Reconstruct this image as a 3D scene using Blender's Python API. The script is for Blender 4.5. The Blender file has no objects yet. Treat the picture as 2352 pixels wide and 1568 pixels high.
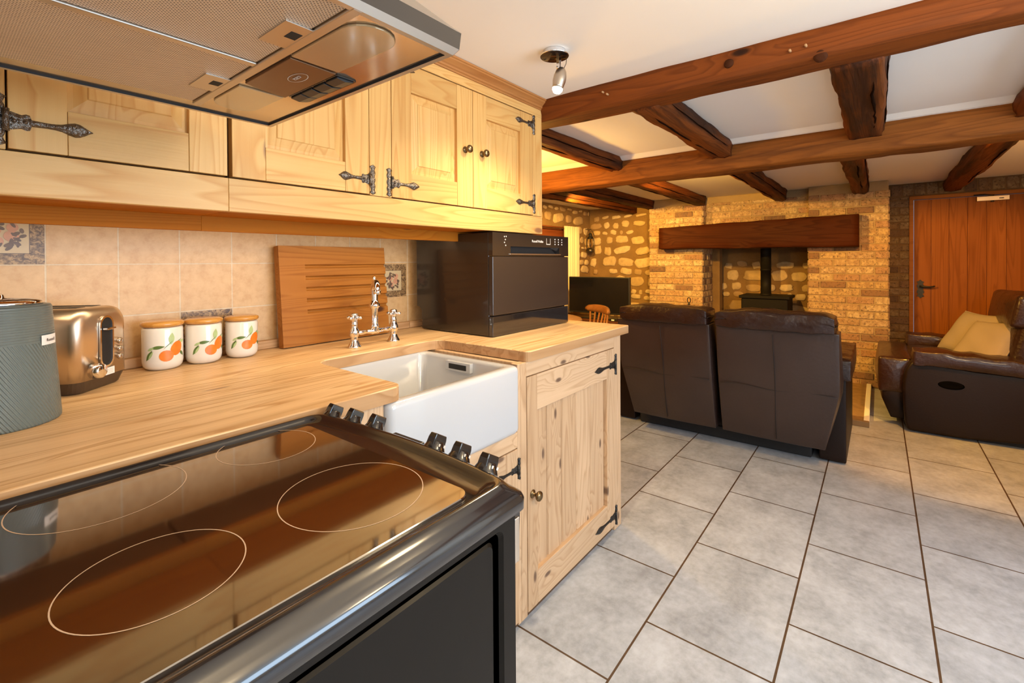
import bpy, math, random
from mathutils import Vector, Matrix, Euler
R = random.Random(7)
PI = math.pi
scene = bpy.context.scene
COL = scene.collection

# ------------------------------------------------------------------ camera
cam_d = bpy.data.cameras.new('camera'); cam = bpy.data.objects.new('camera', cam_d); COL.objects.link(cam)
_y, _p, _r = math.radians(38.17), math.radians(-.53), math.radians(.37)
_f = Vector((math.cos(_y)*math.cos(_p), math.sin(_y)*math.cos(_p), math.sin(_p)))
_r0 = Vector((math.sin(_y), -math.cos(_y), 0)); _d0 = _f.cross(_r0)
_rt = _r0*math.cos(_r) + _d0*math.sin(_r); _dn = -_r0*math.sin(_r) + _d0*math.cos(_r)
mw = Matrix((( _rt.x, -_dn.x, -_f.x, 0), (_rt.y, -_dn.y, -_f.y, 0), (_rt.z, -_dn.z, -_f.z, 1.22), (0, 0, 0, 1)))
cam.matrix_world = mw
cam_d.sensor_width = 36; cam_d.lens = 1070.3/2352*36; cam_d.shift_y = -174/2352; cam_d.clip_start = .02
scene.camera = cam
# ------------------------------------------------------------------ view, world, lights
vs = scene.view_settings
scene.display_settings.display_device = 'sRGB'
vs.view_transform = 'Standard'; vs.look = 'None'; vs.gamma = 1; vs.use_curve_mapping = False; vs.exposure = 0.27
W = bpy.data.worlds.new('sky'); scene.world = W; W.use_nodes = True
W.node_tree.nodes['Background'].inputs[0].default_value = (.62, .78, 1, 1)
W.node_tree.nodes['Background'].inputs[1].default_value = .6

def light(name, kind, loc, col, power, size=.1, aim=None, sy=None, spot=None, blend=.6):
    d = bpy.data.lights.new(name, kind); d.color = col; d.energy = power
    if kind == 'AREA':
        d.size = size
        if sy: d.shape = 'RECTANGLE'; d.size_y = sy
    else:
        d.shadow_soft_size = size
    if kind == 'SPOT': d.spot_size = math.radians(spot); d.spot_blend = blend
    o = bpy.data.objects.new(name, d); COL.objects.link(o); o.location = loc
    if aim is not None: o.rotation_euler = (Vector(aim)-Vector(loc)).to_track_quat('-Z', 'Y').to_euler()
    return o
WARM = (1, .75, .44); AMB = (1, .535, .095); DEEP = (1, .43, .05); DAY = (.60, .79, 1)
light('window_daylight', 'AREA', (1.25, -2.48, 1.25), DAY, 66, 1.9, (1.1, 1, 1.4), 1.1)
light('back_window_daylight', 'AREA', (-1.5, -1.2, 1.35), (.8, .9, 1), 16, 1.4, (1, .6, .7), 1.0)
light('kitchen_ceiling_lamp', 'POINT', (.35, -.75, 1.72), WARM, 22, .10)
light('kitchen_ceiling_lamp', 'POINT', (.98, -.15, 1.74), WARM, 9, .08)
light('kitchen_ceiling_lamp', 'POINT', (1.2, -1.1, 1.66), WARM, 14, .10)
light('ceiling_spot_beam', 'SPOT', (1.375, .875, 1.80), WARM, 36, .03, (1.25, 1.0, 0), None, 140, .8)
light('living_spot_light', 'SPOT', (3.36, 1.15, 1.875), AMB, 170, .04, (5.5, 1.0, .9), None, 112, .5)
light('living_spot_light', 'SPOT', (3.36, -.35, 1.875), DEEP, 95, .04, (4.85, -.5, .1), None, 100, .35)
light('dining_pendant_light', 'POINT', (2.50, 2.0, 1.50), AMB, 38, .05)
light('alcove_spot_light', 'SPOT', (4.1, 2.39, 1.84), AMB, 130, .04, (5.9, 2.8, 1.1), None, 120, .7)
light('door_spot_light', 'POINT', (3.9, -1.18, 1.72), DEEP, 7, .05)
light('cupboard_light', 'AREA', (.85, 1.44, 1.335), WARM, 2.4, 1.7, (.85, 1.56, .9), .03)

# ------------------------------------------------------------------ node helpers
def mat(name):
    m = bpy.data.materials.new(name); m.use_nodes = True
    nt = m.node_tree; b = nt.nodes['Principled BSDF']; return m, nt, b
def N(nt, t, **kw):
    n = nt.nodes.new(t)
    for k, v in kw.items(): setattr(n, k, v)
    return n
def L(nt, a, b): nt.links.new(a, b)
def mathn(nt, op, a, b=None, c=None, clamp=False):
    n = N(nt, 'ShaderNodeMath', operation=op); n.use_clamp = clamp
    for i, s in enumerate((a, b, c)):
        if s is None: continue
        if isinstance(s, (int, float)): n.inputs[i].default_value = s
        else: L(nt, s, n.inputs[i])
    return n.outputs[0]
def mixc(nt, fac, a, b, mode='MIX'):
    n = N(nt, 'ShaderNodeMix', data_type='RGBA', blend_type=mode)
    for i, s in ((0, fac), (6, a), (7, b)):
        if isinstance(s, (int, float)): n.inputs[i].default_value = s
        elif isinstance(s, tuple): n.inputs[i].default_value = (*s[:3], 1)
        else: L(nt, s, n.inputs[i])
    return n.outputs[2]
def ramp(nt, fac, stops, interp='LINEAR'):
    n = N(nt, 'ShaderNodeValToRGB'); n.color_ramp.interpolation = interp
    el = n.color_ramp.elements
    while len(el) < len(stops): el.new(.5)
    for e, (p, c) in zip(el, stops):
        e.position = p; e.color = (*c, 1) if isinstance(c, tuple) else (c, c, c, 1)
    L(nt, fac, n.inputs[0]); return n.outputs[0]
def coords(nt, offset=True, scale=(1, 1, 1)):
    tc = N(nt, 'ShaderNodeTexCoord'); v = tc.outputs['Object']
    if offset:
        at = N(nt, 'ShaderNodeAttribute', attribute_name='bid')
        cm = N(nt, 'ShaderNodeCombineXYZ'); oi = N(nt, 'ShaderNodeObjectInfo')
        s = mathn(nt, 'ADD', at.outputs['Fac'], oi.outputs['Random'])
        for i, k in enumerate((37.1, 53.7, 71.3)): L(nt, mathn(nt, 'MULTIPLY', s, k), cm.inputs[i])
        a = N(nt, 'ShaderNodeVectorMath', operation='ADD'); L(nt, v, a.inputs[0]); L(nt, cm.outputs[0], a.inputs[1]); v = a.outputs[0]
    mp = N(nt, 'ShaderNodeMapping'); mp.inputs['Scale'].default_value = scale; L(nt, v, mp.inputs[0]); return mp.outputs[0]
def noise(nt, v, scale, detail=3, rough=.5, dist=0):
    n = N(nt, 'ShaderNodeTexNoise'); n.inputs['Scale'].default_value = scale; n.inputs['Detail'].default_value = detail
    n.inputs['Roughness'].default_value = rough; n.inputs['Distortion'].default_value = dist; L(nt, v, n.inputs['Vector']); return n.outputs['Fac']
def bump(nt, b, h, strength=.3, dist=.002):
    n = N(nt, 'ShaderNodeBump'); n.inputs['Strength'].default_value = strength; n.inputs['Distance'].default_value = dist
    L(nt, h, n.inputs['Height']); L(nt, n.outputs[0], b.inputs['Normal'])
def plain(name, col, rough=.5, metal=0, coat=0, emit=None, estr=0, bumps=None, spec=None, trans=0, var=0, varscale=8):
    m, nt, b = mat(name)
    b.inputs['Base Color'].default_value = (*col, 1); b.inputs['Roughness'].default_value = rough; b.inputs['Metallic'].default_value = metal
    b.inputs['Coat Weight'].default_value = coat; b.inputs['Coat Roughness'].default_value = .08; b.inputs['Transmission Weight'].default_value = trans
    if spec is not None: b.inputs['Specular IOR Level'].default_value = spec
    if emit: b.inputs['Emission Color'].default_value = (*emit, 1); b.inputs['Emission Strength'].default_value = estr
    v = coords(nt)
    if var:
        f = noise(nt, v, varscale, 4)
        L(nt, mixc(nt, f, tuple(c*(1-var) for c in col), tuple(min(1, c*(1+var)) for c in col)), b.inputs['Base Color'])
    f2 = noise(nt, v, 30, 2)
    L(nt, mathn(nt, 'ADD', mathn(nt, 'MULTIPLY', f2, .08), rough-.04, clamp=True), b.inputs['Roughness'])
    if bumps: bump(nt, b, noise(nt, v, bumps[0], 3), bumps[1], bumps[2] if len(bumps) > 2 else .002)
    return m
def wood(name, light_c, dark_c, axis='z', knots=.5, rough=.5, ringf=26, knotc=(.10, .035, .012), coat=0, bumpy=.15, fine=.25, contrast=1.0, patch=None, spec=.3, flat=None, kscale=6.5):
    m, nt, b = mat(name); b.inputs['Specular IOR Level'].default_value = spec
    st = {'x': (.055, 1, 1), 'y': (1, .055, 1), 'z': (1, 1, .055)}[axis]
    sf = {'x': (.03, 1, 1), 'y': (1, .03, 1), 'z': (1, 1, .03)}[axis]
    sk = {'x': (.4, 1, 1), 'y': (1, .4, 1), 'z': (1, 1, .4)}[axis]
    v = coords(nt, True, st)
    kv = coords(nt, True, sk)
    if flat:
        sp3 = N(nt, 'ShaderNodeSeparateXYZ'); L(nt, kv, sp3.inputs[0]); cb3 = N(nt, 'ShaderNodeCombineXYZ')
        ia, ib = [i for i in range(3) if 'xyz'[i] != flat]; L(nt, sp3.outputs[ia], cb3.inputs[0]); L(nt, sp3.outputs[ib], cb3.inputs[1]); kv = cb3.outputs[0]
    vor = N(nt, 'ShaderNodeTexVoronoi'); vor.voronoi_dimensions = '2D' if flat else '3D'; vor.inputs['Scale'].default_value = kscale; L(nt, kv, vor.inputs['Vector'])
    d = vor.outputs['Distance']
    sep = N(nt, 'ShaderNodeSeparateColor'); L(nt, vor.outputs['Color'], sep.inputs[0])
    has = mathn(nt, 'LESS_THAN', sep.outputs[0], knots)
    kn = mathn(nt, 'MULTIPLY', ramp(nt, d, [(.0, 1.0), (.055, .9), (.10, 0.0)]), has)
    halo = mathn(nt, 'MULTIPLY', ramp(nt, d, [(.0, 1.0), (.42, 0.0)]), has)
    n1 = noise(nt, v, 6.0, 2, .5, .25)
    ph = mathn(nt, 'ADD', mathn(nt, 'MULTIPLY', n1, ringf), mathn(nt, 'MULTIPLY', halo, 2.6))
    fr = mathn(nt, 'FRACT', ph)
    rings = ramp(nt, fr, [(0, 0.0), (.55, .25), (.85, .85), (1, 0.0)])
    fn = noise(nt, coords(nt, True, sf), 170, 2, .6)
    g = mathn(nt, 'ADD', mathn(nt, 'MULTIPLY', rings, .62*contrast), mathn(nt, 'MULTIPLY', fn, fine), clamp=True)
    c = mixc(nt, g, light_c, dark_c)
    blot = noise(nt, coords(nt, True, (1, 1, 1)), 3, 3)
    c = mixc(nt, mathn(nt, 'MULTIPLY', ramp(nt, blot, [(.35, 0.0), (.75, 1.0)]), .35), c, tuple(x*.78 for x in light_c))
    at = N(nt, 'ShaderNodeAttribute', attribute_name='bid'); wn = N(nt, 'ShaderNodeTexWhiteNoise', noise_dimensions='1D'); L(nt, at.outputs['Fac'], wn.inputs['W'])
    c = mixc(nt, 1.0, c, ramp(nt, wn.outputs['Value'], [(0, (.86, .82, .78)), (1, (1.08, 1.08, 1.10))]), 'MULTIPLY')
    if patch:
        pf = noise(nt, coords(nt, True, st), 9, 6, .7)
        c = mixc(nt, ramp(nt, pf, [(.45, 0.0), (.58, patch[0])]), c, patch[1])
    c = mixc(nt, kn, c, knotc)
    L(nt, c, b.inputs['Base Color'])
    b.inputs['Coat Weight'].default_value = coat; b.inputs['Coat Roughness'].default_value = .18
    L(nt, mathn(nt, 'ADD', mathn(nt, 'MULTIPLY', g, .15), rough-.05), b.inputs['Roughness'])
    bump(nt, b, mathn(nt, 'ADD', mathn(nt, 'MULTIPLY', rings, .5), fn), bumpy, .0015)
    return m

# ------------------------------------------------------------------ materials
PL, PD = (.72, .455, .165), (.54, .24, .05)
pine = {a: wood('pine_'+a, PL, PD, a, .16, .42, coat=.06, flat='y', knotc=(.22, .10, .05)) for a in 'xyz'}
BL, BD = (.63, .435, .265), (.40, .235, .115)
scrub = {a: wood('scrubbed_pine_'+a, BL, BD, a, .55, .6, knotc=(.14, .08, .05), flat='y', kscale=10) for a in 'xyz'}
TL_, TD = (.88, .64, .36), (.46, .23, .075)
top_w = {a: wood('worktop_wood_'+a, TL_, TD, a, .22, .40, coat=.05, knotc=(.26, .15, .09), flat='z', contrast=1.25, spec=.22, fine=.38) for a in 'xyz'}
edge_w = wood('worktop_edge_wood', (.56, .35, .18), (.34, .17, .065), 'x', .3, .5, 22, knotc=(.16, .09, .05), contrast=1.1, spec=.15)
rail_w = wood('rail_pine', (.50, .17, .012), (.34, .09, .005), 'x', .3, .6, spec=.1, flat='y')
board_w = wood('board_pine', (.46, .185, .030), (.26, .085, .010), 'x', .2, .45, coat=.05, spec=.15, flat='y', knotc=(.05, .018, .008))
beam_y = wood('beam_oak_y', (.22, .060, .011), (.075, .018, .004), 'y', .25, .6, 18, knotc=(.02, .008, .004), bumpy=.6, contrast=.9, patch=(.4, (.05, .018, .008)), spec=.12)
beam_y2 = wood('beam_oak_golden', (.29, .100, .018), (.12, .036, .008), 'y', .25, .6, 18, knotc=(.02, .008, .004), bumpy=.6, contrast=.9, patch=(.5, (.05, .018, .008)), spec=.12)
beam_x = wood('beam_oak_x', (.18, .050, .010), (.060, .015, .004), 'x', .25, .62, 18, knotc=(.02, .008, .004), bumpy=.7, contrast=.9, patch=(.85, (.022, .010, .006)), spec=.12)
mantel_w = wood('mantel_oak', (.060, .015, .004), (.020, .005, .002), 'y', .2, .55, 14, knotc=(.015, .006, .003), bumpy=.6, spec=.06)
door_w = wood('door_oak', (.30, .10, .014), (.16, .045, .006), 'z', .05, .5, 16, spec=.12)
doorf_w = wood('door_frame_oak', (.34, .13, .02), (.20, .065, .010), 'y', .05, .5, 16, spec=.12)
chair_w = wood('chair_wood', (.62, .28, .07), (.45, .17, .04), 'y', .1, .35, 16, coat=.4)
table_w = wood('table_wood', (.60, .36, .20), (.45, .24, .12), 'x', .2, .4, 16)
lid_w = wood('lid_wood', (.66, .33, .07), (.45, .18, .03), 'x', .1, .28, 20, coat=.6)
lintel_w = wood('lintel_wood', (.22, .06, .018), (.10, .025, .008), 'x', .1, .5, 14)
dark = plain('gap_shadow_wood', (.10, .045, .015), .8)
plaster = plain('ceiling_plaster', (.86, .83, .78), .9, bumps=(40, .15, .002), var=.03, varscale=2)
white_wall = plain('painted_plaster', (.78, .72, .63), .9, bumps=(60, .1))
iron = plain('wrought_iron', (.016, .015, .014), .45, .2, bumps=(120, .7, .003))
pewter = plain('hammered_pewter', (.17, .145, .12), .28, .95, bumps=(150, 1.0, .005))
knobm = plain('antique_brass', (.20, .135, .065), .25, .95)
steel = plain('brushed_steel', (.74, .62, .49), .33, 1, bumps=(300, .05, .0005))
steel_l = plain('hood_steel', (.55, .49, .42), .34, 1)
chrome = plain('chrome', (.86, .86, .88), .06, 1)
black_gl = plain('black_gloss_enamel', (.012, .010, .010), .16, coat=.6)
black_sat = plain('black_satin_enamel', (.010, .008, .006), .30, spec=.12)
black_pl = plain('black_plastic', (.015, .015, .016), .35)
black_mt = plain('matt_black', (.010, .009, .009), .7)
glassc = plain('ceramic_glass', (.030, .012, .006), .07, coat=.8)
glassc.node_tree.nodes['Principled BSDF'].inputs['Coat Roughness'].default_value = .05
glassc.node_tree.nodes['Principled BSDF'].inputs['Coat IOR'].default_value = 2.5; glassc.node_tree.nodes['Principled BSDF'].inputs['Coat Weight'].default_value = 1
ringm = plain('printed_ring', (.55, .40, .28), .5)
white_gl = plain('white_fireclay', (.50, .51, .53), .12, coat=.5)
cream_gl = plain('cream_enamel', (.80, .76, .68), .14, coat=.5)
orange_m = plain('printed_orange', (.85, .20, .02), .3, var=.35, varscale=60)
leaf_m = plain('printed_leaf', (.10, .17, .04), .35, var=.5, varscale=90)
leaf_l = plain('printed_pale_leaf', (.42, .55, .26), .35, var=.2, varscale=60)
label_m = plain('paper_label', (.85, .82, .78), .5)
green_m = plain('green_print', (.18, .50, .22), .5)
ink = plain('dark_ink', (.03, .025, .03), .5)
grey_ink = plain('pale_print', (.62, .58, .52), .5)
tv_black = plain('tv_glass', (.006, .006, .008), .12, coat=.5)
leather = plain('brown_leather', (.036, .020, .016), .33, coat=.12, bumps=(60, .35, .004), var=.25, varscale=5)
leather_r = plain('worn_leather', (.026, .0095, .006), .36, coat=.30, bumps=(34, .8, .006), var=.35, varscale=9, spec=.3)
leather_d = plain('dark_leather', (.012, .0055, .004), .46, bumps=(90, .25, .002), spec=.22)
seam_m = plain('leather_seam', (.012, .007, .006), .6)
linen = plain('cream_linen', (.28, .23, .17), .9, bumps=(220, .3, .002))
curtain_m = plain('cream_curtain', (.80, .68, .50), .85)
stove_m = plain('cast_iron_stove', (.008, .007, .006), .6, spec=.15, bumps=(120, .2))
bulb_m = plain('lit_bulb', (1, 1, 1), .3, emit=(1, .96, .88), estr=30)
mortar = plain('lime_mortar', (.36, .26, .14), .95, bumps=(90, .6, .004), var=.25, varscale=6)
mortar_d = plain('stone_mortar', (.25, .15, .055), .95, bumps=(70, .8, .006), var=.35, varscale=5)
green_k = None

def kettle_mat():
    m, nt, b = mat('grey_green_ribbed_plastic')
    tc = N(nt, 'ShaderNodeTexCoord'); s = N(nt, 'ShaderNodeSeparateXYZ'); L(nt, tc.outputs['Object'], s.inputs[0])
    ang = mathn(nt, 'ARCTAN2', s.outputs[1], s.outputs[0])
    diag = mathn(nt, 'SINE', mathn(nt, 'ADD', mathn(nt, 'MULTIPLY', ang, 96), mathn(nt, 'MULTIPLY', s.outputs[2], 620)))
    hor = mathn(nt, 'SINE', mathn(nt, 'MULTIPLY', s.outputs[2], 1300))
    up = mathn(nt, 'GREATER_THAN', s.outputs[2], .155)
    h = mathn(nt, 'ADD', mathn(nt, 'MULTIPLY', hor, up), mathn(nt, 'MULTIPLY', diag, mathn(nt, 'SUBTRACT', 1, up)))
    b.inputs['Base Color'].default_value = (.135, .165, .155, 1); b.inputs['Roughness'].default_value = .3
    bump(nt, b, h, .6, .0011); return m
kettle_m = kettle_mat()

def brick_mat(name, dk=1.0):
    m, nt, b = mat(name)
    at = N(nt, 'ShaderNodeAttribute', attribute_name='bid')
    c = ramp(nt, at.outputs['Fac'], [(0, (.52, .36, .17)), (.2, (.58, .44, .24)), (.38, (.48, .30, .15)), (.52, (.62, .49, .30)), (.66, (.42, .24, .14)), (.74, (.50, .35, .18)), (.80, (.26, .15, .09)), (.88, (.14, .085, .06)), (.95, (.38, .22, .12)), (1, (.56, .44, .28))])
    v = coords(nt, True)
    f = noise(nt, v, 26, 5, .65)
    c = mixc(nt, ramp(nt, f, [(.38, 0.0), (.62, .65)]), c, (.26, .14, .07))
    f3 = noise(nt, v, 55, 4, .7)
    c = mixc(nt, ramp(nt, f3, [(.54, 0.0), (.64, .85)]), c, (.09, .06, .045))
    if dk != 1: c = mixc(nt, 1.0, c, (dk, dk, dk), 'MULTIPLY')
    L(nt, c, b.inputs['Base Color']); b.inputs['Roughness'].default_value = .9
    bump(nt, b, mathn(nt, 'ADD', f, f3), .6, .006); return m
brick = brick_mat('old_brick')
brick_dk = brick_mat('shaded_brick', .42)  # same brick darkened: shade of the door recess put into the colour
def stone_mat():
    m, nt, b = mat('rubble_stone')
    at = N(nt, 'ShaderNodeAttribute', attribute_name='bid')
    c = ramp(nt, at.outputs['Fac'], [(0, (.66, .50, .27)), (.3, (.60, .44, .22)), (.55, (.70, .56, .34)), (.75, (.52, .37, .18)), (1, (.40, .26, .13))])
    v = coords(nt, True); f = noise(nt, v, 18, 5, .6)
    c = mixc(nt, ramp(nt, f, [(.4, 0.0), (.7, .5)]), c, (.33, .22, .11))
    L(nt, c, b.inputs['Base Color']); b.inputs['Roughness'].default_value = .9
    bump(nt, b, f, .6, .01); return m
stone = stone_mat()
def floor_mat():
    m, nt, b = mat('grey_floor_tiles')
    tc = N(nt, 'ShaderNodeTexCoord'); mp = N(nt, 'ShaderNodeMapping'); L(nt, tc.outputs['Object'], mp.inputs[0])
    A, B = .5605, .3799
    mp.inputs['Location'].default_value = (-1.226+100*A, -.617+101*B, 0)
    bt = N(nt, 'ShaderNodeTexBrick'); bt.offset = .5; bt.offset_frequency = 2
    L(nt, mp.outputs[0], bt.inputs['Vector'])
    for k, x in (('Scale', 1), ('Mortar Size', .0035), ('Mortar Smooth', .1), ('Bias', 0), ('Brick Width', A), ('Row Height', B)): bt.inputs[k].default_value = x
    bt.inputs['Color1'].default_value = (.38, .41, .46, 1); bt.inputs['Color2'].default_value = (.44, .47, .52, 1)
    bt.inputs['Mortar'].default_value = (.085, .05, .028, 1)
    f = noise(nt, tc.outputs['Object'], 6, 6, .6); f2 = noise(nt, tc.outputs['Object'], 34, 5, .65)
    g = mathn(nt, 'ADD', mathn(nt, 'MULTIPLY', f, .6), mathn(nt, 'MULTIPLY', f2, .4))
    cl = ramp(nt, g, [(.36, .72), (.5, 1.0), (.64, 1.25)])
    c = mixc(nt, 1.0, bt.outputs['Color'], cl, 'MULTIPLY')
    L(nt, c, b.inputs['Base Color'])
    L(nt, mathn(nt, 'ADD', mathn(nt, 'MULTIPLY', f2, .2), .28), b.inputs['Roughness'])
    inv = mathn(nt, 'SUBTRACT', 1, bt.outputs['Fac'])
    bump(nt, b, mathn(nt, 'ADD', inv, mathn(nt, 'MULTIPLY', f2, .06)), .5, .003); return m
floor_m = floor_mat()
def tile_mat():
    m, nt, b = mat('tumbled_wall_tiles')
    tc = N(nt, 'ShaderNodeTexCoord'); s = N(nt, 'ShaderNodeSeparateXYZ'); L(nt, tc.outputs['Object'], s.inputs[0])
    cb = N(nt, 'ShaderNodeCombineXYZ')
    L(nt, mathn(nt, 'ADD', s.outputs[0], -.206+100*.1505), cb.inputs[0]); L(nt, mathn(nt, 'ADD', s.outputs[2], -1.219+100*.151), cb.inputs[1])
    bt = N(nt, 'ShaderNodeTexBrick'); bt.offset = 0; L(nt, cb.outputs[0], bt.inputs['Vector'])
    for k, x in (('Scale', 1), ('Mortar Size', .0022), ('Mortar Smooth', .2), ('Bias', 0), ('Brick Width', .1505), ('Row Height', .151)): bt.inputs[k].default_value = x
    bt.inputs['Color1'].default_value = (.58, .37, .175, 1); bt.inputs['Color2'].default_value = (.63, .415, .205, 1)
    bt.inputs['Mortar'].default_value = (.62, .50, .34, 1)
    f = noise(nt, tc.outputs['Object'], 34, 6, .7, .1)
    c = mixc(nt, 1.0, bt.outputs['Color'], ramp(nt, f, [(.3, (.88, .80, .70)), (.5, (1, 1, 1)), (.7, (1.1, 1.13, 1.16))]), 'MULTIPLY')
    L(nt, c, b.inputs['Base Color']); b.inputs['Roughness'].default_value = .42
    bump(nt, b, mathn(nt, 'ADD', mathn(nt, 'SUBTRACT', 1, bt.outputs['Fac']), mathn(nt, 'MULTIPLY', f, .3)), .4, .002); return m
tile_m = tile_mat()
def deco_border():
    m, nt, b = mat('tile_border_print')
    tc = N(nt, 'ShaderNodeTexCoord')
    f = noise(nt, tc.outputs['Object'], 95, 4, .6, 1.2)
    L(nt, ramp(nt, f, [(.38, (.08, .04, .018)), (.5, (.22, .13, .055)), (.62, (.42, .27, .12))]), b.inputs['Base Color']); b.inputs['Roughness'].default_value = .4
    return m
deco_b = deco_border()
deco_bg = plain('tile_cream_print', (.55, .42, .24), .4, var=.1, varscale=30)
peach_m = plain('tile_peach_print', (.55, .27, .16), .4, var=.25, varscale=60)
plum_m = plain('tile_dark_leaf_print', (.13, .075, .045), .4, var=.5, varscale=90)
def mesh_filter():
    m, nt, b = mat('hood_mesh_filter')
    tc = N(nt, 'ShaderNodeTexCoord'); s = N(nt, 'ShaderNodeSeparateXYZ'); L(nt, tc.outputs['Object'], s.inputs[0])
    a = mathn(nt, 'SINE', mathn(nt, 'MULTIPLY', s.outputs[0], 1250)); c = mathn(nt, 'SINE', mathn(nt, 'MULTIPLY', s.outputs[1], 1250))
    h = mathn(nt, 'MULTIPLY', a, c)
    bl = noise(nt, tc.outputs['Object'], 9, 3)
    base = mixc(nt, bl, (.66, .50, .34), (.80, .64, .47))
    L(nt, mixc(nt, ramp(nt, h, [(.35, 0.0), (.62, 1.0)]), base, (.10, .06, .04)), b.inputs['Base Color'])
    b.inputs['Metallic'].default_value = .35; b.inputs['Roughness'].default_value = .42
    bump(nt, b, h, .5, .001); return m
filt_m = mesh_filter()

# ------------------------------------------------------------------ mesh builder
def wloc(o):
    v = Vector(o.location)
    while o.parent: o = o.parent; v += o.location
    return v
class MB:
    def __init__(s): s.v=[]; s.f=[]; s.m=[]; s.sm=[]; s.b=[]; s.mats=[]; s.X=None
    def add(s, vs, fs, m, smooth=False, bid=None, X=None):
        if m not in s.mats: s.mats.append(m)
        k = s.mats.index(m); n = len(s.v); bid = R.random() if bid is None else bid
        X = X if X is not None else s.X
        for p in vs:
            p = Vector(p); s.v.append(X @ p if X is not None else p); s.b.append(bid)
        for f in fs: s.f.append([i+n for i in f]); s.m.append(k); s.sm.append(smooth)
        return s
    def box(s, x0, x1, y0, y1, z0, z1, m, **k):
        x0, x1 = sorted((x0, x1)); y0, y1 = sorted((y0, y1)); z0, z1 = sorted((z0, z1))
        vs = [(x, y, z) for z in (z0, z1) for y in (y0, y1) for x in (x0, x1)]
        return s.add(vs, [(0, 2, 3, 1), (4, 5, 7, 6), (0, 1, 5, 4), (2, 6, 7, 3), (0, 4, 6, 2), (1, 3, 7, 5)], m, **k)
    def hexa(s, vs, m, **k):   # 8 corners, bottom four ccw then top four
        return s.add(vs, [(3, 2, 1, 0), (4, 5, 6, 7), (0, 1, 5, 4), (1, 2, 6, 5), (2, 3, 7, 6), (3, 0, 4, 7)], m, **k)
    def prism(s, pts, axis, a0, a1, m, **k):
        n = len(pts)
        def P(p, a): return {'x': (a, p[0], p[1]), 'y': (p[0], a, p[1]), 'z': (p[0], p[1], a)}[axis]
        vs = [P(p, a0) for p in pts]+[P(p, a1) for p in pts]
        area = sum(pts[i][0]*pts[(i+1) % n][1]-pts[(i+1) % n][0]*pts[i][1] for i in range(n))
        fl = (area > 0) != (axis == 'y') != (a1 < a0)
        fs = [tuple(range(n))[::-1], tuple(range(n, 2*n))]+[(i, (i+1) % n, n+(i+1) % n, n+i) for i in range(n)]
        if not fl: fs = [f[::-1] for f in fs]
        return s.add(vs, fs, m, **k)
    def loft(s, rings, m, caps=True, closed=True, **k):
        n = len(rings[0]); vs = [p for r in rings for p in r]; fs = []
        for j in range(len(rings)-1):
            for i in range(n if closed else n-1):
                a = j*n+i; b = j*n+(i+1) % n; fs.append((a, b, b+n, a+n))
        if caps: fs.append(tuple(range(n))[::-1]); fs.append(tuple(range((len(rings)-1)*n, len(rings)*n)))
        k.setdefault('smooth', True); return s.add(vs, fs, m, **k)
    def lathe(s, prof, m, c=(0, 0, 0), n=32, axis=(0, 0, 1), **k):
        q = Vector((0, 0, 1)).rotation_difference(Vector(axis).normalized()); c = Vector(c)
        rings = [[c + q @ Vector((max(r, 1e-5)*math.cos(2*PI*i/n), max(r, 1e-5)*math.sin(2*PI*i/n), z)) for i in range(n)] for r, z in prof]
        return s.loft(rings, m, **k)
    def tube(s, pts, r, m, n=12, **k):
        pts = [Vector(p) for p in pts]; rings = []; up = None
        for i, p in enumerate(pts):
            t = (pts[min(i+1, len(pts)-1)]-pts[max(i-1, 0)]).normalized()
            if up is None: up = t.orthogonal().normalized()
            up = (up - t*up.dot(t)).normalized(); w = t.cross(up)
            rr = r[i] if isinstance(r, (list, tuple)) else r
            rings.append([p+(up*math.cos(2*PI*j/n)+w*math.sin(2*PI*j/n))*rr for j in range(n)])
        return s.loft(rings, m, **k)
    def soft(s, c, size, m, rnd=.35, puff=.0, n=10, wob=0, fn=None, X=None, **k):
        """rounded, puffed box: superellipsoid-like cushion"""
        hx, hy, hz = (a/2 for a in size); c = Vector(c); vs = []; fs = []; idx = {}
        r = rnd*min(hx, hy, hz)*2 if rnd <= .5 else rnd
        def vert(i, j, kk):
            key = (i, j, kk)
            if key in idx: return idx[key]
            u = Vector([math.sin(PI/2*(2*t/n-1)) for t in (i, j, kk)]); p = Vector((u.x*hx, u.y*hy, u.z*hz))
            inner = Vector((max(-hx+r, min(hx-r, p.x)), max(-hy+r, min(hy-r, p.y)), max(-hz+r, min(hz-r, p.z))))
            d = p-inner
            if d.length > 1e-9: p = inner+d.normalized()*r
            q = Vector((p.x/hx, p.y/hy, p.z/hz))
            g = lambda a, b: (1-min(1, a*a))*(1-min(1, b*b))
            p += Vector((q.x*puff*g(q.y, q.z), q.y*puff*g(q.x, q.z), q.z*puff*g(q.x, q.y)))
            if wob: p += Vector([(R.random()-.5)*wob for _ in range(3)])
            if fn: p = fn(p, q)
            idx[key] = len(vs); vs.append(c+p if X is None else X @ (c+p)); return idx[key]
        # nonuniform subdivision near edges
        for a in range(n):
            for b in range(n):
                fs.append((vert(a, b, 0), vert(a, b+1, 0), vert(a+1, b+1, 0), vert(a+1, b, 0)))
                fs.append((vert(a, b, n), vert(a+1, b, n), vert(a+1, b+1, n), vert(a, b+1, n)))
                fs.append((vert(a, 0, b), vert(a+1, 0, b), vert(a+1, 0, b+1), vert(a, 0, b+1)))
                fs.append((vert(a, n, b), vert(a, n, b+1), vert(a+1, n, b+1), vert(a+1, n, b)))
                fs.append((vert(0, a, b), vert(0, a, b+1), vert(0, a+1, b+1), vert(0, a+1, b)))
                fs.append((vert(n, a, b), vert(n, a+1, b), vert(n, a+1, b+1), vert(n, a, b+1)))
        k.setdefault('smooth', True); return s.add(vs, fs, m, **k)
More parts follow.
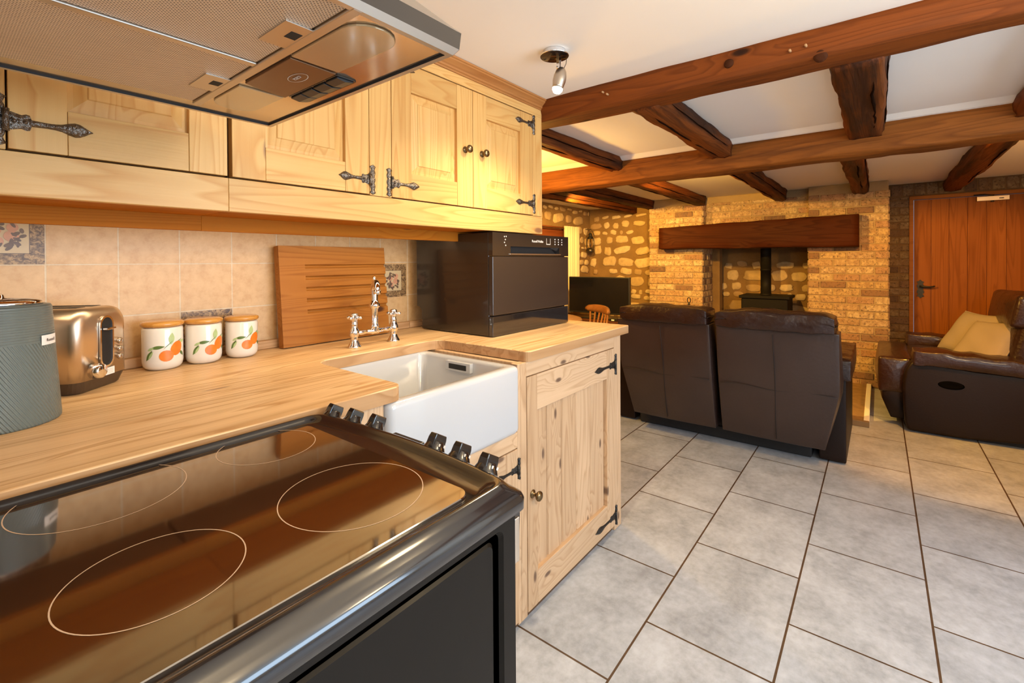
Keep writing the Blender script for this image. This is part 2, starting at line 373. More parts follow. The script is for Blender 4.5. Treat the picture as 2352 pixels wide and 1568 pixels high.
    def build(s, name, parent=None, bevel=0, seg=2, label=None, kind=None, sub=0, loc=None):
        me = bpy.data.meshes.new(name); o = bpy.data.objects.new(name, me); COL.objects.link(o)
        base = Vector((0, 0, 0))
        if parent is not None: o.parent = parent; base = wloc(parent)
        elif loc is not None: o.location = loc; base = Vector(loc)
        me.from_pydata([tuple(p-base) for p in s.v], [], s.f)
        for mm in s.mats: me.materials.append(mm)
        me.polygons.foreach_set('material_index', s.m); me.polygons.foreach_set('use_smooth', s.sm)
        at = me.attributes.new('bid', 'FLOAT', 'POINT'); at.data.foreach_set('value', s.b)
        me.update()
        if bevel:
            b = o.modifiers.new('bevel', 'BEVEL'); b.width = bevel; b.segments = seg; b.limit_method = 'ANGLE'; b.angle_limit = math.radians(40)
        if sub:
            b = o.modifiers.new('sub', 'SUBSURF'); b.levels = sub; b.render_levels = sub
        if label: o['label'] = label
        if kind: o['kind'] = kind
        return o
def thing(name, label, cat, loc, group=None):
    o = bpy.data.objects.new(name, None); COL.objects.link(o); o.location = loc; o.empty_display_size = .05
    o['label'] = label; o['category'] = cat
    if group: o['group'] = group
    return o
def tag(o, label, cat, group=None):
    o['label'] = label; o['category'] = cat
    if group: o['group'] = group
    return o
def copy_tree(root, dloc, label):
    r = root.copy(); COL.objects.link(r); r.location = Vector(root.location)+Vector(dloc); r['label'] = label
    for ch in [c for c in bpy.data.objects if c.parent == root]:
        c = ch.copy(); COL.objects.link(c); c.parent = r
        for g in [g for g in bpy.data.objects if g.parent == ch]:
            d = g.copy(); COL.objects.link(d); d.parent = c
    return r
def text(name, body, size, parent, loc, rot, m, extrude=.0002, shear=0):
    c = bpy.data.curves.new(name, 'FONT'); c.body = body; c.size = size; c.extrude = extrude; c.align_x = 'CENTER'; c.align_y = 'CENTER'; c.shear = shear
    c.materials.append(m); o = bpy.data.objects.new(name, c); COL.objects.link(o); o.parent = parent
    o.location = Vector(loc)-wloc(parent); o.rotation_euler = rot
    bpy.context.view_layer.update()
    me = bpy.data.meshes.new_from_object(o.evaluated_get(bpy.context.evaluated_depsgraph_get()))
    o2 = bpy.data.objects.new(name, me); COL.objects.link(o2); o2.parent = parent; o2.location = o.location; o2.rotation_euler = rot
    bpy.data.objects.remove(o); o2.name = name; return o2
def rrect(x0, x1, y0, y1, r, n=6):
    if not isinstance(r, (list, tuple)): r = [r]*4
    out = []
    for (cx, cy, a0, rr) in ((x1-r[0], y1-r[0], 0, r[0]), (x0+r[1], y1-r[1], 90, r[1]), (x0+r[2], y0+r[2], 180, r[2]), (x1-r[3], y0+r[3], 270, r[3])):
        for i in range(n+1):
            a = math.radians(a0+90*i/n); out.append((cx+rr*math.cos(a), cy+rr*math.sin(a)))
    return out

# =================================================================== THE SETTING
ZC = 1.95
def S(mb, name, parent=None, **k): return mb.build(name, parent, kind='structure', **k)
S(MB().box(-1.7, 6.4, -2.7, 3.45, -.1, 0, floor_m), 'floor')
S(MB().box(-1.7, 6.4, -2.7, 3.45, ZC, ZC+.1, plaster), 'ceiling')
wl = S(MB().box(-.12, 2.12, 1.73, 1.85, 0, ZC, tile_m), 'wall_left')
S(MB().box(-.24, -.12, .33, 1.85, 0, ZC, white_wall).box(-1.7, -.24, .33, .45, 0, ZC, white_wall), 'wall_back')
S(MB().box(-1.7, -1.6, -2.7, .33, 0, .8, white_wall).box(-1.7, -1.6, -2.7, .33, 1.85, ZC, white_wall).box(-1.7, -1.6, -2.7, -1.95, .8, 1.85, white_wall).box(-1.7, -1.6, -.45, .33, .8, 1.85, white_wall), 'wall_rear')
S(MB().box(-1.7, .2, -2.7, -2.6, 0, ZC, white_wall).box(2.3, 6.4, -2.7, -2.6, 0, ZC, white_wall).box(.2, 2.3, -2.7, -2.6, 0, .6, white_wall).box(.2, 2.3, -2.7, -2.6, 1.85, ZC, white_wall), 'wall_right')
S(MB().box(2.42, 6.07, -1.47, -1.37, 0, ZC, white_wall), 'wall_daylight_block'); S(MB().box(2.42, 2.52, -2.6, -1.47, 0, ZC, white_wall), 'wall_daylight_block_return')  # unseen walls added to keep window daylight off the far floor
def frame_win(name, x0, x1, y, z0, z1):
    mb = MB()
    for a, b in ((x0, x0+.05), (x1-.05, x1), ((x0+x1)/2-.03, (x0+x1)/2+.03)): mb.box(a, b, y-.03, y+.03, z0, z1, white_gl)
    mb.box(x0, x1, y-.03, y+.03, z0, z0+.05, white_gl).box(x0, x1, y-.03, y+.03, z1-.05, z1, white_gl)
    return S(mb, name)
frame_win('window_1', .2, 2.3, -2.65, .6, 1.85)
# far alcove / living left wall of rubble stone
def stones(mb, P, u0, u1, v0, v1, seed, avoid=None, big=1.0, dens=.72):
    rr = random.Random(seed); v = v0
    while v < v1-.02:
        h = rr.uniform(.06, .165)*big; u = u0-rr.random()*.1
        while u < u1:
            w = h*rr.uniform(.8, 2.2); cu, cv = u+w/2, v+h/2+rr.uniform(-.015, .015)
            u += w+rr.uniform(.008, .03)
            if rr.random() > dens+.22: continue
            hw, hh = w/2-rr.uniform(.002, .012), min(h/2-rr.uniform(.002, .014), .075)
            if cu-hw < u0+.003 or cu+hw > u1-.003 or cv-hh < v0 or cv+hh > v1-.003: 
                hw = min(hw, cu-u0-.006, u1-cu-.006)
                hh = min(hh, cv-v0-.006, v1-cv-.006)
                if hw < .018 or hh < .015: continue
            if avoid and avoid(cu, cv, hw): continue
            n = 14; pw = rr.uniform(2.0, 6.0); rot = rr.uniform(-.2, .2); dp = rr.uniform(.008, .022)
            out = []
            for i in range(n):
                a = 2*PI*i/n; ca, sa = math.cos(a), math.sin(a)
                k = (abs(ca)**pw+abs(sa)**pw)**(-1/pw)*rr.uniform(.82, 1.04)
                x, y = hw*k*ca, hh*k*sa
                out.append((x*math.cos(rot)-y*math.sin(rot), x*math.sin(rot)+y*math.cos(rot)))
            rings = [[P(cu+x*q, cv+y*q, d) for x, y in out] for q, d in ((1, -.01), (.98, dp*.6), (.86, dp), (.4, dp*1.1))]
            mb.loft(rings, stone, smooth=True, bid=rr.random())
        v += h+rr.uniform(.004, .02)
    return mb
XF = 5.95; YL = 3.25
mb = MB().box(XF, XF+.12, 1.5, YL+.12, 0, ZC, mortar_d)
stones(mb, lambda u, v, d: Vector((XF-d, u, v)), 2.2, YL, .3, ZC-.10, 3)
S(mb, 'wall_far')
mb = MB().box(2.12, 3.9, YL, YL+.12, 0, ZC, mortar_d).box(3.9, 5.2, YL, YL+.12, 0, .85, mortar_d).box(3.9, 5.2, YL, YL+.12, 1.53, ZC, mortar_d).box(5.2, 6.07, YL, YL+.12, 0, ZC, mortar_d).box(2.0, 2.12, 1.85, YL+.12, 0, ZC, mortar_d)
stones(mb, lambda u, v, d: Vector((u, YL-d, v)), 3.2, XF, .9, ZC-.02, 5, avoid=lambda u, v, w: 3.7 < u < 5.3 and v < 1.70, big=.9)
S(mb, 'wall_left_living')
# brick chimney breast
def bricks(mb, P, u0, u1, v0, v1, seed, m=None, avoid=None, course=.0715, blen=.205, off0=0):
    rr = random.Random(seed); m = m or brick; v = v0; row = 0
    while v < v1-.02:
        h = min(.0615, v1-v); u = u0-(.5*(blen+.01) if (row+off0) % 2 else 0)
        while u < u1-.01:
            a, b = max(u, u0), min(u+blen, u1)
            if b-a > .03 and not (avoid and avoid((a+b)/2, v+h/2)):
                j = [rr.uniform(-.003, .003) for _ in range(8)]; d = rr.uniform(.004, .011)
                aa, bb = a+(.001 if a == u0 else 0), b
                c = [(aa, v+j[0]), (bb, v+j[1]), (bb, v+h+j[2]), (aa, v+h+j[3])]
                vs = [P(x, y, -.02) for x, y in c]+[P(x, y, d+j[4]*.5) for x, y in c]
                mb.hexa(vs, m, bid=rr.random())
            u += blen+.01
        v += course; row += 1
    return mb
XB = 5.55
P1 = lambda u, v, d: Vector((XB-d, u, v))
mb = MB().box(XB, XF, -.075, .555, 0, ZC, mortar)
bricks(mb, P1, -.075, .555, .01, ZC-.075, 11)
bricks(mb, lambda u, v, d: Vector((u, .555+d, v)), XB, XF, .01, 1.35, 14, blen=.1)
bricks(mb, lambda u, v, d: Vector((u, -.075-d, v)), XB, XF, .01, ZC-.08, 16, blen=.2)
S(mb, 'wall_fireplace_right', bevel=.005, seg=1)
mb = MB().box(XB, XF, 1.585, 2.21, 0, ZC, mortar)
bricks(mb, P1, 1.585, 2.21, .01, ZC-.075, 12, off0=1)
bricks(mb, lambda u, v, d: Vector((u, 1.585-d, v)), XB, XF, .01, ZC-.08, 15, blen=.1)
S(mb, 'wall_fireplace_left', bevel=.005, seg=1)
mb = MB().box(XB+.13, XF, .555, 1.585, 1.36, ZC, mortar)
bricks(mb, lambda u, v, d: Vector((XB+.13-d, u, v)), .56, 1.58, 1.63, ZC-.075, 13)
S(mb, 'wall_fireplace_upper', bevel=.005, seg=1)
# stone back of the fireplace recess
S(MB().box(XF, 6.2, .5, .555, 0, 1.42, mortar), 'wall_recess_right'); S(MB().box(XF, 6.2, 1.585, 1.64, 0, 1.42, mortar), 'wall_recess_left'); S(MB().box(XF, 6.3, .5, 1.65, 1.42, 1.5, stove_m), 'wall_recess_top')
mb = MB().box(6.2, 6.3, .45, 1.7, 0, 1.42, mortar_d)
stones(mb, lambda u, v, d: Vector((6.2-d, u, v)), .56, 1.58, .1, 1.26, 21, big=1.25)
S(mb, 'wall_fireplace_recess')
# recessed brick wall with the door
mortar_k = plain('shaded_mortar', (.15, .09, .04), .95, bumps=(90, .6, .004), var=.25, varscale=6)  # mortar darkened to match, recess shade painted into it
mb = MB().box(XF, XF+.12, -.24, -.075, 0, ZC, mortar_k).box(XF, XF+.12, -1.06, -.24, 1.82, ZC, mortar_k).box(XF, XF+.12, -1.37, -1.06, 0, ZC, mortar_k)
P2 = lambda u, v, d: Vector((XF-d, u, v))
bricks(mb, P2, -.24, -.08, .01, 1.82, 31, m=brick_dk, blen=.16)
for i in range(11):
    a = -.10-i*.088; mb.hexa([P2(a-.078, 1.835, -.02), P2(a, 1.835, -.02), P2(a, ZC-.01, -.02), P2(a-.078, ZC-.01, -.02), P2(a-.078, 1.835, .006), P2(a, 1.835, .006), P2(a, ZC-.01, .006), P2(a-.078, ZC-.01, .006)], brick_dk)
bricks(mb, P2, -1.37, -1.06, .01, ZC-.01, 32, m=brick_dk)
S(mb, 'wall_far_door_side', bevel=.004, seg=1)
# door
dr = bpy.data.objects.new('door_1', None); COL.objects.link(dr); dr.location = (XF, -.62, 0); dr['kind'] = 'structure'; dr['label'] = 'closed orange-brown oak door with closer and black handle, right of the fireplace'
mb = MB().box(XF-.02, XF+.06, -.268, -.235, 0, 1.82, doorf_w).box(XF-.02, XF+.06, -1.05, -1.02, 0, 1.82, doorf_w).box(XF-.022, XF+.06, -1.05, -.235, 1.788, 1.822, doorf_w)
mb.build('door_frame', dr, bevel=.003)
mb = MB()
for i in range(6):
    a = -.272-i*.1243; mb.box(XF, XF+.04, a-.1225, a, .01, 1.784, door_w)
mb.build('door_leaf', dr, bevel=.0015)
mb = MB(); q = [(0, .09), (.012, .075), (.028, .07), (.016, .05), (.028, .03), (.018, 0), (.028, -.03), (.016, -.05), (.028, -.07), (.012, -.075), (0, -.09), (-.012, -.075), (-.028, -.07), (-.016, -.05), (-.028, -.03), (-.018, 0), (-.028, .03), (-.016, .05), (-.028, .07), (-.012, .075)]
mb.prism([(-.318+a, .93+b) for a, b in q], 'x', XF-.008, XF, iron)
mb.tube([(XF-.005, -.318, .955), (XF-.045, -.318, .955), (XF-.05, -.335, .955), (XF-.05, -.38, .952), (XF-.045, -.41, .957), (XF-.04, -.418, .962)], [.009, .009, .009, .008, .007, .006], iron)
mb.build('door_handle', dr, label='black iron lever handle on an ornate plate')
mb = MB().box(XF-.045, XF-.002, -.905, -.70, 1.735, 1.775, plain('closer_silver', (.62, .50, .34), .4, .6)).box(XF-.05, XF-.045, -.87, -.84, 1.748, 1.756, ink).tube([(XF-.05, -.80, 1.78), (XF-.12, -.74, 1.785), (XF-.05, -.68, 1.79)], .006, iron).lathe([(.012, 0), (.012, .012)], iron, (XF-.03, -.80, 1.775)).lathe([(.012, -.012), (.012, 0)], iron, (XF-.03, -.80, 1.735))
mb.build('door_closer', dr, bevel=.003, label='silver overhead door closer')

# beams
def beam_mesh(mb, secs, m, wob=.004, seed=1, n=28, rad=.012):
    """secs: list of (station, corners4 as Vector) interpolated linearly, wobbly hewn surface"""
    rr = random.Random(seed)
    def lerp(t):
        for (a, A), (b, B) in zip(secs, secs[1:]):
            if a <= t <= b or (b, B) == secs[-1]:
                k = (t-a)/(b-a); return [A[i].lerp(B[i], k) for i in range(4)]
    t0, t1 = secs[0][0], secs[-1][0]; rings = []
    ph = [rr.uniform(0, 6) for _ in range(16)]
    for j in range(n+1):
        t = t0+(t1-t0)*j/n; c = lerp(t); ring = []; cen = sum(c, Vector())/4
        for i in range(4):
            a, b, pr = c[i], c[(i+1) % 4], c[i-1]
            e = (b-a).normalized(); e0 = (pr-a).normalized()
            w = 1+.5*math.sin(3.1*t+ph[i])+.3*math.sin(9*t+ph[i+4])
            ring += [a+e0*rad*w, a+(e0+e)*rad*w*.29, a+e*rad*w]
            for q in (.33, .66): ring.append(a.lerp(b, q))
        ring = [p+(p-cen).normalized()*(wob*(math.sin(7*t+ph[k % 16])+.6*math.sin(17*t+ph[(k*3) % 16]))+rr.uniform(-.3, .3)*wob) for k, p in enumerate(ring)]
        rings.append(ring)
    mb.loft(rings, m, smooth=True)
    return mb
V3 = lambda *a: Vector(a)
def B(mb, name, label, parent=None):
    o = mb.build(name, parent, label=label, kind='structure'); return o
# first cross beam, between kitchen and living end (tapers as the trunk did)
mb = MB()
def sec(y, xt0, xb0, xb1, xt1, zb, zt=ZC+.006): return (-y, [V3(xt0, y, zt), V3(xb0, y, zb), V3(xb1, y, zb+.004), V3(xt1, y, zt)])
beam_mesh(mb, [sec(1.72, 1.785, 1.80, 1.925, 1.93, 1.866), sec(1.19, 1.752, 1.785, 1.915, 1.93, 1.864), sec(.65, 1.747, 1.770, 1.945, 1.95, 1.863), sec(.185, 1.757, 1.768, 1.92, 1.94, 1.861), sec(-.4, 1.76, 1.785, 1.905, 1.93, 1.861), sec(-2.6, 1.76, 1.78, 1.90, 1.93, 1.861)], beam_y, .0025, 4, 60, .010)
knot_m = plain('beam_knot', (.055, .017, .006), .8, spec=.1, bumps=(90, .6)); plug_m = plain('beam_plug', (.45, .26, .12), .7)
mb.lathe([(.0001, -.004), (.020, -.003), (.019, .0012), (.008, .0022), (.0001, .002)], knot_m, (1.7765, .145, 1.864), axis=(-.75, 0, -.66), n=18).lathe([(.0001, -.004), (.016, -.003), (.0145, .0010), (.0001, .0012)], knot_m, (1.7575, .412, 1.908), axis=(-1, 0, 0), n=16)
for yy, zz in ((.226, 1.898), (.182, 1.902), (.896, 1.917), (.876, 1.904)): mb.lathe([(.0001, -.01), (.0042, -.008), (.0038, .0055), (.0001, .006)], plug_m, (1.754, yy, zz), axis=(-1, 0, 0), n=10)
B(mb, 'ceiling_beam', 'big red-brown beam nearest the camera, running across the ceiling from the wall cabinets')
mb = MB()
def sec2(y, x0, x1, zb, zt): return (-y, [V3(x0+.005, y, zt), V3(x0, y, zb+.012), V3(x1, y, zb), V3(x1+.01, y, zt)])
beam_mesh(mb, [sec2(YL, 3.09, 3.25, 1.776, ZC+.005), sec2(2.1, 3.09, 3.24, 1.776, ZC+.005), sec2(.78, 3.10, 3.25, 1.772, ZC+.005), sec2(-.5, 3.09, 3.25, 1.775, ZC+.005), sec2(-2.6, 3.09, 3.25, 1.775, ZC+.005)], beam_y2, .004, 9, 70, .014)
B(mb, 'ceiling_beam', 'long hewn beam across the middle of the ceiling, lit orange at its left end')
mb = MB()
ybr = (2.95, 1.547, .80, .12, -.46, -1.3, -2.6)
pts = [(3.03, 1.951), (3.095, 1.951), (3.095, 1.928), (3.075, 1.930)]
mb.prism(pts, 'y', -2.6, YL, plaster); S(mb, 'trim_1')
# joists: (y centre, width, bottom z) first bay then far bay
bay1 = [(2.55, .12, 1.86), (1.485, .13, 1.862), (.775, .15, 1.858), (.055, .17, 1.856), (-.56, .16, 1.862), (-1.4, .14, 1.86)]
names1 = ['short joist at the far left behind the corner of the wall cabinet', 'leftmost joist visible between the two cross beams, beside the wall cabinet', 'cracked joist second from the left between the two cross beams', 'dark knotty joist with a long split, above the middle of the floor', 'joist between the cross beams cut off by the right edge', 'joist between the cross beams beyond the right edge']
crack_m = plain('beam_crack', (.010, .004, .002), .95, spec=.02)
def joist(x0, x1, y, w, zb, name, label, seed, taper=0):
    mb = MB()
    ss = [(x0, [V3(x0, y-w/2, ZC+.006), V3(x0, y-w/2+.012, zb), V3(x0, y+w/2-.012, zb), V3(x0, y+w/2, ZC+.006)]), (x1, [V3(x1, y-w/2+taper, ZC+.006), V3(x1, y-w/2+.012+taper, zb), V3(x1, y+w/2-.012-taper, zb), V3(x1, y+w/2-taper, ZC+.006)])]
    beam_mesh(mb, ss, beam_x, .004, seed, 26, .018)
    rr = random.Random(seed*7+1); off = rr.uniform(-.25, .25)*w; L0, L1 = x0+(x1-x0)*rr.uniform(.02, .2), x0+(x1-x0)*rr.uniform(.8, .98)
    ck_ = []; oo = off
    for i in range(15): oo += rr.uniform(-.006, .006); ck_.append((L0+(L1-L0)*i/14, y+oo, zb+.0005))
    mb.tube(ck_, [.0002]+[rr.uniform(.0022, .0055) for _ in range(13)]+[.0002], crack_m, n=6)
    sg = 1 if seed % 2 else -1
    mb.tube([(x0+.1+(x1-x0-.2)*i/10, y-w/2+.004, zb+.038+rr.uniform(-.003, .003)) for i in range(11)], [.0002]+[rr.uniform(.002, .0042) for _ in range(9)]+[.0002], crack_m, n=6)
    B(mb, name, label)
for i, ((y, w, zb), nm) in enumerate(zip(bay1, names1)):
    if i in (5,): continue
    joist(1.90, 3.10, y, w, zb, 'ceiling_joist', nm, 20+i)
bay2 = [(2.59, .11, 1.845, XF), (2.19+.01, .11, 1.845, XB+.02), (1.60, .12, 1.845, XB), (.815, .13, 1.842, XB+.1), (.135, .14, 1.84, XB), (-.545, .14, 1.845, XF)]
names2 = ['leftmost dark joist of the far bay, ending over the corner lantern', 'joist of the far bay meeting the left edge of the brick chimney breast', 'joist of the far bay above the left brick pier', 'joist of the far bay above the mantel and stove pipe', 'orange-lit joist of the far bay above the right brick pier', 'joist of the far bay running to the wall above the oak door']
for i, ((y, w, zb, x1), nm) in enumerate(zip(bay2, names2)):
    joist(3.24, x1, y, w, zb, 'ceiling_joist', nm, 40+i)
# hearth
h = thing('hearth_slab', 'raised brick and stone hearth slab edge on the floor behind the sofa', 'hearth', (4.9, 1, 0))
MB().box(4.25, 5.54, .075, 2.1, 0, .032, plain('hearth_stone', (.26, .16, .07), .8, bumps=(40, .6, .006), var=.5, varscale=14)).build('slab', h, bevel=.004)
mb = MB().box(4.225, 4.26, .05, 2.12, 0, .042, plain('hearth_edge', (.20, .13, .06), .7, var=.2)).box(4.26, 5.54, .05, .085, 0, .042, mb.mats[0])
mb.build('edging', h, bevel=.004)

# tiles with fruit print on the tiled wall
def deco_tile(x0, z0, seed):
    rr = random.Random(seed); w = .1475; x1, z1 = x0+w, z0+w; y = 1.73
    mb = MB().box(x0, x1, y-.0016, y+.002, z0, z1, deco_b)
    a = .027; mb.box(x0+a, x1-a, y-.0022, y, z0+a, z1-a, deco_bg)
    mb.box(x0+a, x1-a, y-.0024, y, z0+a, z0+a+.0015, plum_m).box(x0+a, x1-a, y-.0024, y, z1-a-.0015, z1-a, plum_m).box(x0+a, x0+a+.0015, y-.0024, y, z0+a, z1-a, plum_m).box(x1-a-.0015, x1-a, y-.0024, y, z0+a, z1-a, plum_m)
    cx, cz = x0+w/2, z0+w/2
    for px, pz, r in ((-.016, .012, .013), (.014, -.002, .014), (-.012, -.016, .013), (.016, .02, .011)):
        mb.prism([(cx+px+r*math.cos(t*PI/8), cz+pz+r*math.sin(t*PI/8)) for t in range(16)], 'y', y-.0032-rr.random()*.0003, y-.001, peach_m)
    for k in range(26):
        t = rr.uniform(0, 2*PI); d = rr.uniform(.018, .037); px, pz = cx+max(-.036, min(.036, d*math.cos(t))), cz+max(-.036, min(.036, d*math.sin(t))); q = rr.uniform(0, PI); L_, W_ = rr.uniform(.006, .010), rr.uniform(.003, .005)
        mb.prism([(px+L_*math.cos(u)*math.cos(q)-W_*math.sin(u)*math.sin(q), pz+L_*math.cos(u)*math.sin(q)+W_*math.sin(u)*math.cos(q)) for u in [i*PI/5 for i in range(10)]], 'y', y-.0034-rr.random()*.0004, y-.001, plum_m)
    mb.build('fruit_tile', wl, label='patterned tile with fruit and a dark leafy border')
for x0, z0, sd in ((.0575, 1.2205, 1), (.509, .9185, 2), (1.2525, 1.0625, 3)): deco_tile(x0, z0, sd)

# =================================================================== KITCHEN: WALL CABINETS
YD = 1.22
def panel_door(mb, x0, x1, z0, z1, sl, sr, rb=.085, rt=.09, y=YD, P=pine, t=.024):
    """framed door with a raised and fielded panel, front face at y"""
    mb.box(x0, x0+sl, y, y+t, z0, z1, P['z']).box(x1-sr, x1, y, y+t, z0, z1, P['z'])
    mb.box(x0+sl+.0006, x1-sr-.0006, y+.0005, y+t, z0, z0+rb, P['x']).box(x0+sl+.0006, x1-sr-.0006, y+.0005, y+t, z1-rt, z1, P['x'])
    a, b, c, d = x0+sl, x1-sr, z0+rb, z1-rt
    # sloped fielding: outer edge sunk, inner edge raised
    q = .010; e = .030
    bid = R.random()
    r0 = [(a, y+.013, c), (b, y+.013, c), (b, y+.013, d), (a, y+.013, d)]
    r1 = [(a+q, y+.012, c+q), (b-q, y+.012, c+q), (b-q, y+.012, d-q), (a+q, y+.012, d-q)]
    r2 = [(a+e, y+.0055, c+e), (b-e, y+.0055, c+e), (b-e, y+.0055, d-e), (a+e, y+.0055, d-e)]
    r3 = [(a+e+.002, y+.003, c+e+.002), (b-e-.002, y+.003, c+e+.002), (b-e-.002, y+.003, d-e-.002), (a+e+.002, y+.003, d-e-.002)]
    vs = r0+r1+r2+r3; fs = [(12, 13, 14, 15)]
    for k in range(3):
        for i in range(4): fs.append((4*k+i, 4*k+(i+1) % 4, 4*k+4+(i+1) % 4, 4*k+4+i))
    mb.add(vs, fs, P['z'], bid=bid)
    mb.box(a-.004, b+.004, y+.016, y+t-.001, c-.004, d+.004, P['z'])
    return mb
def strap_hinge(parent, px, pz, dirx, length=.145, y=YD, m=None, ph=.045, pw=.011, s=1.0):
    """H-plate on the frame and a leaf-tipped strap on the door"""
    m = m or pewter; mb = MB(); n = 18
    # plate with bead ends
    rings = []
    for i in range(n+1):
        t = -1+2*i/n
        w = pw*(.55+.35*abs(math.cos(t*PI*2.2)))*(1.0 if abs(t) < .82 else 1.25*math.sqrt(max(.02, 1-((abs(t)-.82)/.18)**2)))
        z = pz+t*ph; rings.append([(px-w, y, z), (px-w*.8, y-.003*s, z), (px, y-.0058*s, z), (px+w*.8, y-.003*s, z), (px+w, y, z)])
    mb.loft(rings, m, closed=False, caps=False)
    mb.tube([(px+dirx*pw*.9, y-.004, pz-ph*.42), (px+dirx*pw*.9, y-.004, pz+ph*.42)], .0052*s, m, n=8)
    # strap
    prof = [(.0, .0165), (.06, .0175), (.12, .0150), (.17, .0135), (.22, .0160), (.26, .0150), (.28, .0065), (.36, .0060), (.46, .0055), (.55, .0060), (.62, .0075), (.70, .0115), (.78, .0145), (.84, .0130), (.90, .0085), (.95, .0038), (1.0, .0006)]
    rings = []
    for t, w in prof:
        w *= ph/.045*.92; x = px+dirx*(pw*.9+t*length); hgt = (.0035 if t < .27 else .005+.003*math.sin(PI*min(1, max(0, (t-.55)/.45))))*s
        hgt *= .2 if t == 1 else 1
        r = [(x, y+.0003, pz-w), (x, y-hgt*.7, pz-w*.75), (x, y-hgt, pz-w*.2), (x, y-hgt, pz+w*.2), (x, y-hgt*.7, pz+w*.75), (x, y+.0003, pz+w)]
        rings.append(r if dirx > 0 else r)
    mb.loft(rings, m, closed=False, caps=False)
    for t in (.08, .2): mb.lathe([(.004*s, 0), (.0035*s, .002), (.001, .0035)], m, (px+dirx*(pw+t*length), y-.003, pz), n=8, axis=(0, -1, 0))
    return mb.build('hinge', parent)
def round_knob(parent, x, z, y=YD, s=1.0, m=None):
    mb = MB(); mb.lathe([(.0001, 0), (.0125*s, 0), (.0125*s, .002*s), (.010*s, .004*s), (.0055*s, .006*s), (.0048*s, .012*s), (.007*s, .016*s), (.0125*s, .019*s), (.0150*s, .0235*s), (.0140*s, .028*s), (.009*s, .0315*s), (.0001, .033*s)], m or knobm, (x, y, z), n=24, axis=(0, -1, 0))
    return mb.build('knob', parent)
Z0, Z1 = 1.425, 1.873
# left unit
wa = thing('wall_cabinet', 'left wall cabinet of honey pine above the toaster, with a long strap hinge', 'wall cabinet', (.2, 1.5, 1.35), 'pine wall cabinets')
mb = MB()
mb.box(-.11, .455, YD+.026, 1.725, 1.37, 1.93, dark)
mb.box(-.11, .0975, YD, YD+.026, Z0, 1.90, pine['z'])
mb.box(-.11, .459, YD, YD+.026, Z1+.004, 1.912, pine['x'])
mb.box(-.11, .459, YD+.002, 1.40, 1.345, 1.352, rail_w)
mb.build('carcass', wa, bevel=.0012, seg=1)
d = panel_door(MB(), .1005, .457, Z0+.003, Z1, .078, .078).build('door', wa, bevel=.0012)
strap_hinge(d, .088, 1.478, 1, .118, ph=.047, pw=.0105)
MB().box(-.11, .4588, YD, YD+.022, 1.344, Z0-.0015, pine['x']).build('pelmet_board', wa, bevel=.0012)
MB().box(-.11, .46, 1.40, 1.42, 1.306, 1.352, rail_w).build('light_rail', wa, bevel=.001)
# right unit
wb = thing('wall_cabinet', 'right wall cabinet of honey pine with paired knobs, its end over the dishwasher', 'wall cabinet', (1.1, 1.5, 1.35), 'pine wall cabinets')
mb = MB()
mb.box(.4655, 1.775, YD+.026, 1.725, 1.37, 1.93, dark)
mb.box(.853, .934, YD, YD+.026, Z0, Z1+.004, pine['z'])
mb.box(1.7085, 1.78, YD, YD+.026, Z0, Z1+.004, pine['z'])
mb.box(.459, 1.78, YD, YD+.026, Z1+.004, 1.912, pine['x'])
mb.box(1.762, 1.78, YD+.026, 1.728, 1.345, 1.94, pine['z'])
mb.box(.46, 1.78, YD+.002, 1.40, 1.345, 1.352, rail_w)
mb.build('carcass', wb, bevel=.0012, seg=1)
d = panel_door(MB(), .4675, .851, Z0+.003, Z1, .078, .080).build('door', wb, bevel=.0012)
strap_hinge(d, .863, 1.473, -1, .105)
d = panel_door(MB(), .936, 1.314, Z0+.003, Z1, .080, .084).build('door', wb, bevel=.0012)
strap_hinge(d, .924, 1.473, 1, .115); strap_hinge(d, .924, 1.852, 1, .10, ph=.02, pw=.009); round_knob(d, 1.272, 1.640, s=1.0)
d = panel_door(MB(), 1.3165, 1.7065, Z0+.003, Z1, .078, .090).build('door', wb, bevel=.0012)
strap_hinge(d, 1.716, 1.478, -1, .125, ph=.044); strap_hinge(d, 1.716, 1.832, -1, .125, ph=.044); round_knob(d, 1.366, 1.640, s=1.0)
MB().box(.4592, 1.78, YD, YD+.022, 1.344, Z0-.0015, pine['x']).build('pelmet_board', wb, bevel=.0012)
MB().box(.46, 1.762, 1.40, 1.42, 1.306, 1.352, rail_w).build('light_rail', wb, bevel=.001)
prof = [(YD, 1.912), (YD-.004, 1.912), (YD-.006, 1.917), (YD-.012, 1.919), (YD-.014, 1.925), (YD-.022, 1.931), (YD-.034, 1.938), (YD-.036, 1.942), (YD-.042, 1.9435), (YD-.043, 1.949), (YD+.05, 1.949), (YD+.05, 1.912)]
cw = wood('cornice_pine', (.55, .26, .085), (.36, .135, .035), 'x', .2, .42, 40, coat=.15)
mb = MB(); mb.prism(prof, 'y' if False else 'x', -.11, 1.781, cw)
mb.build('cornice', wb, label='reddish moulded cornice under the ceiling')

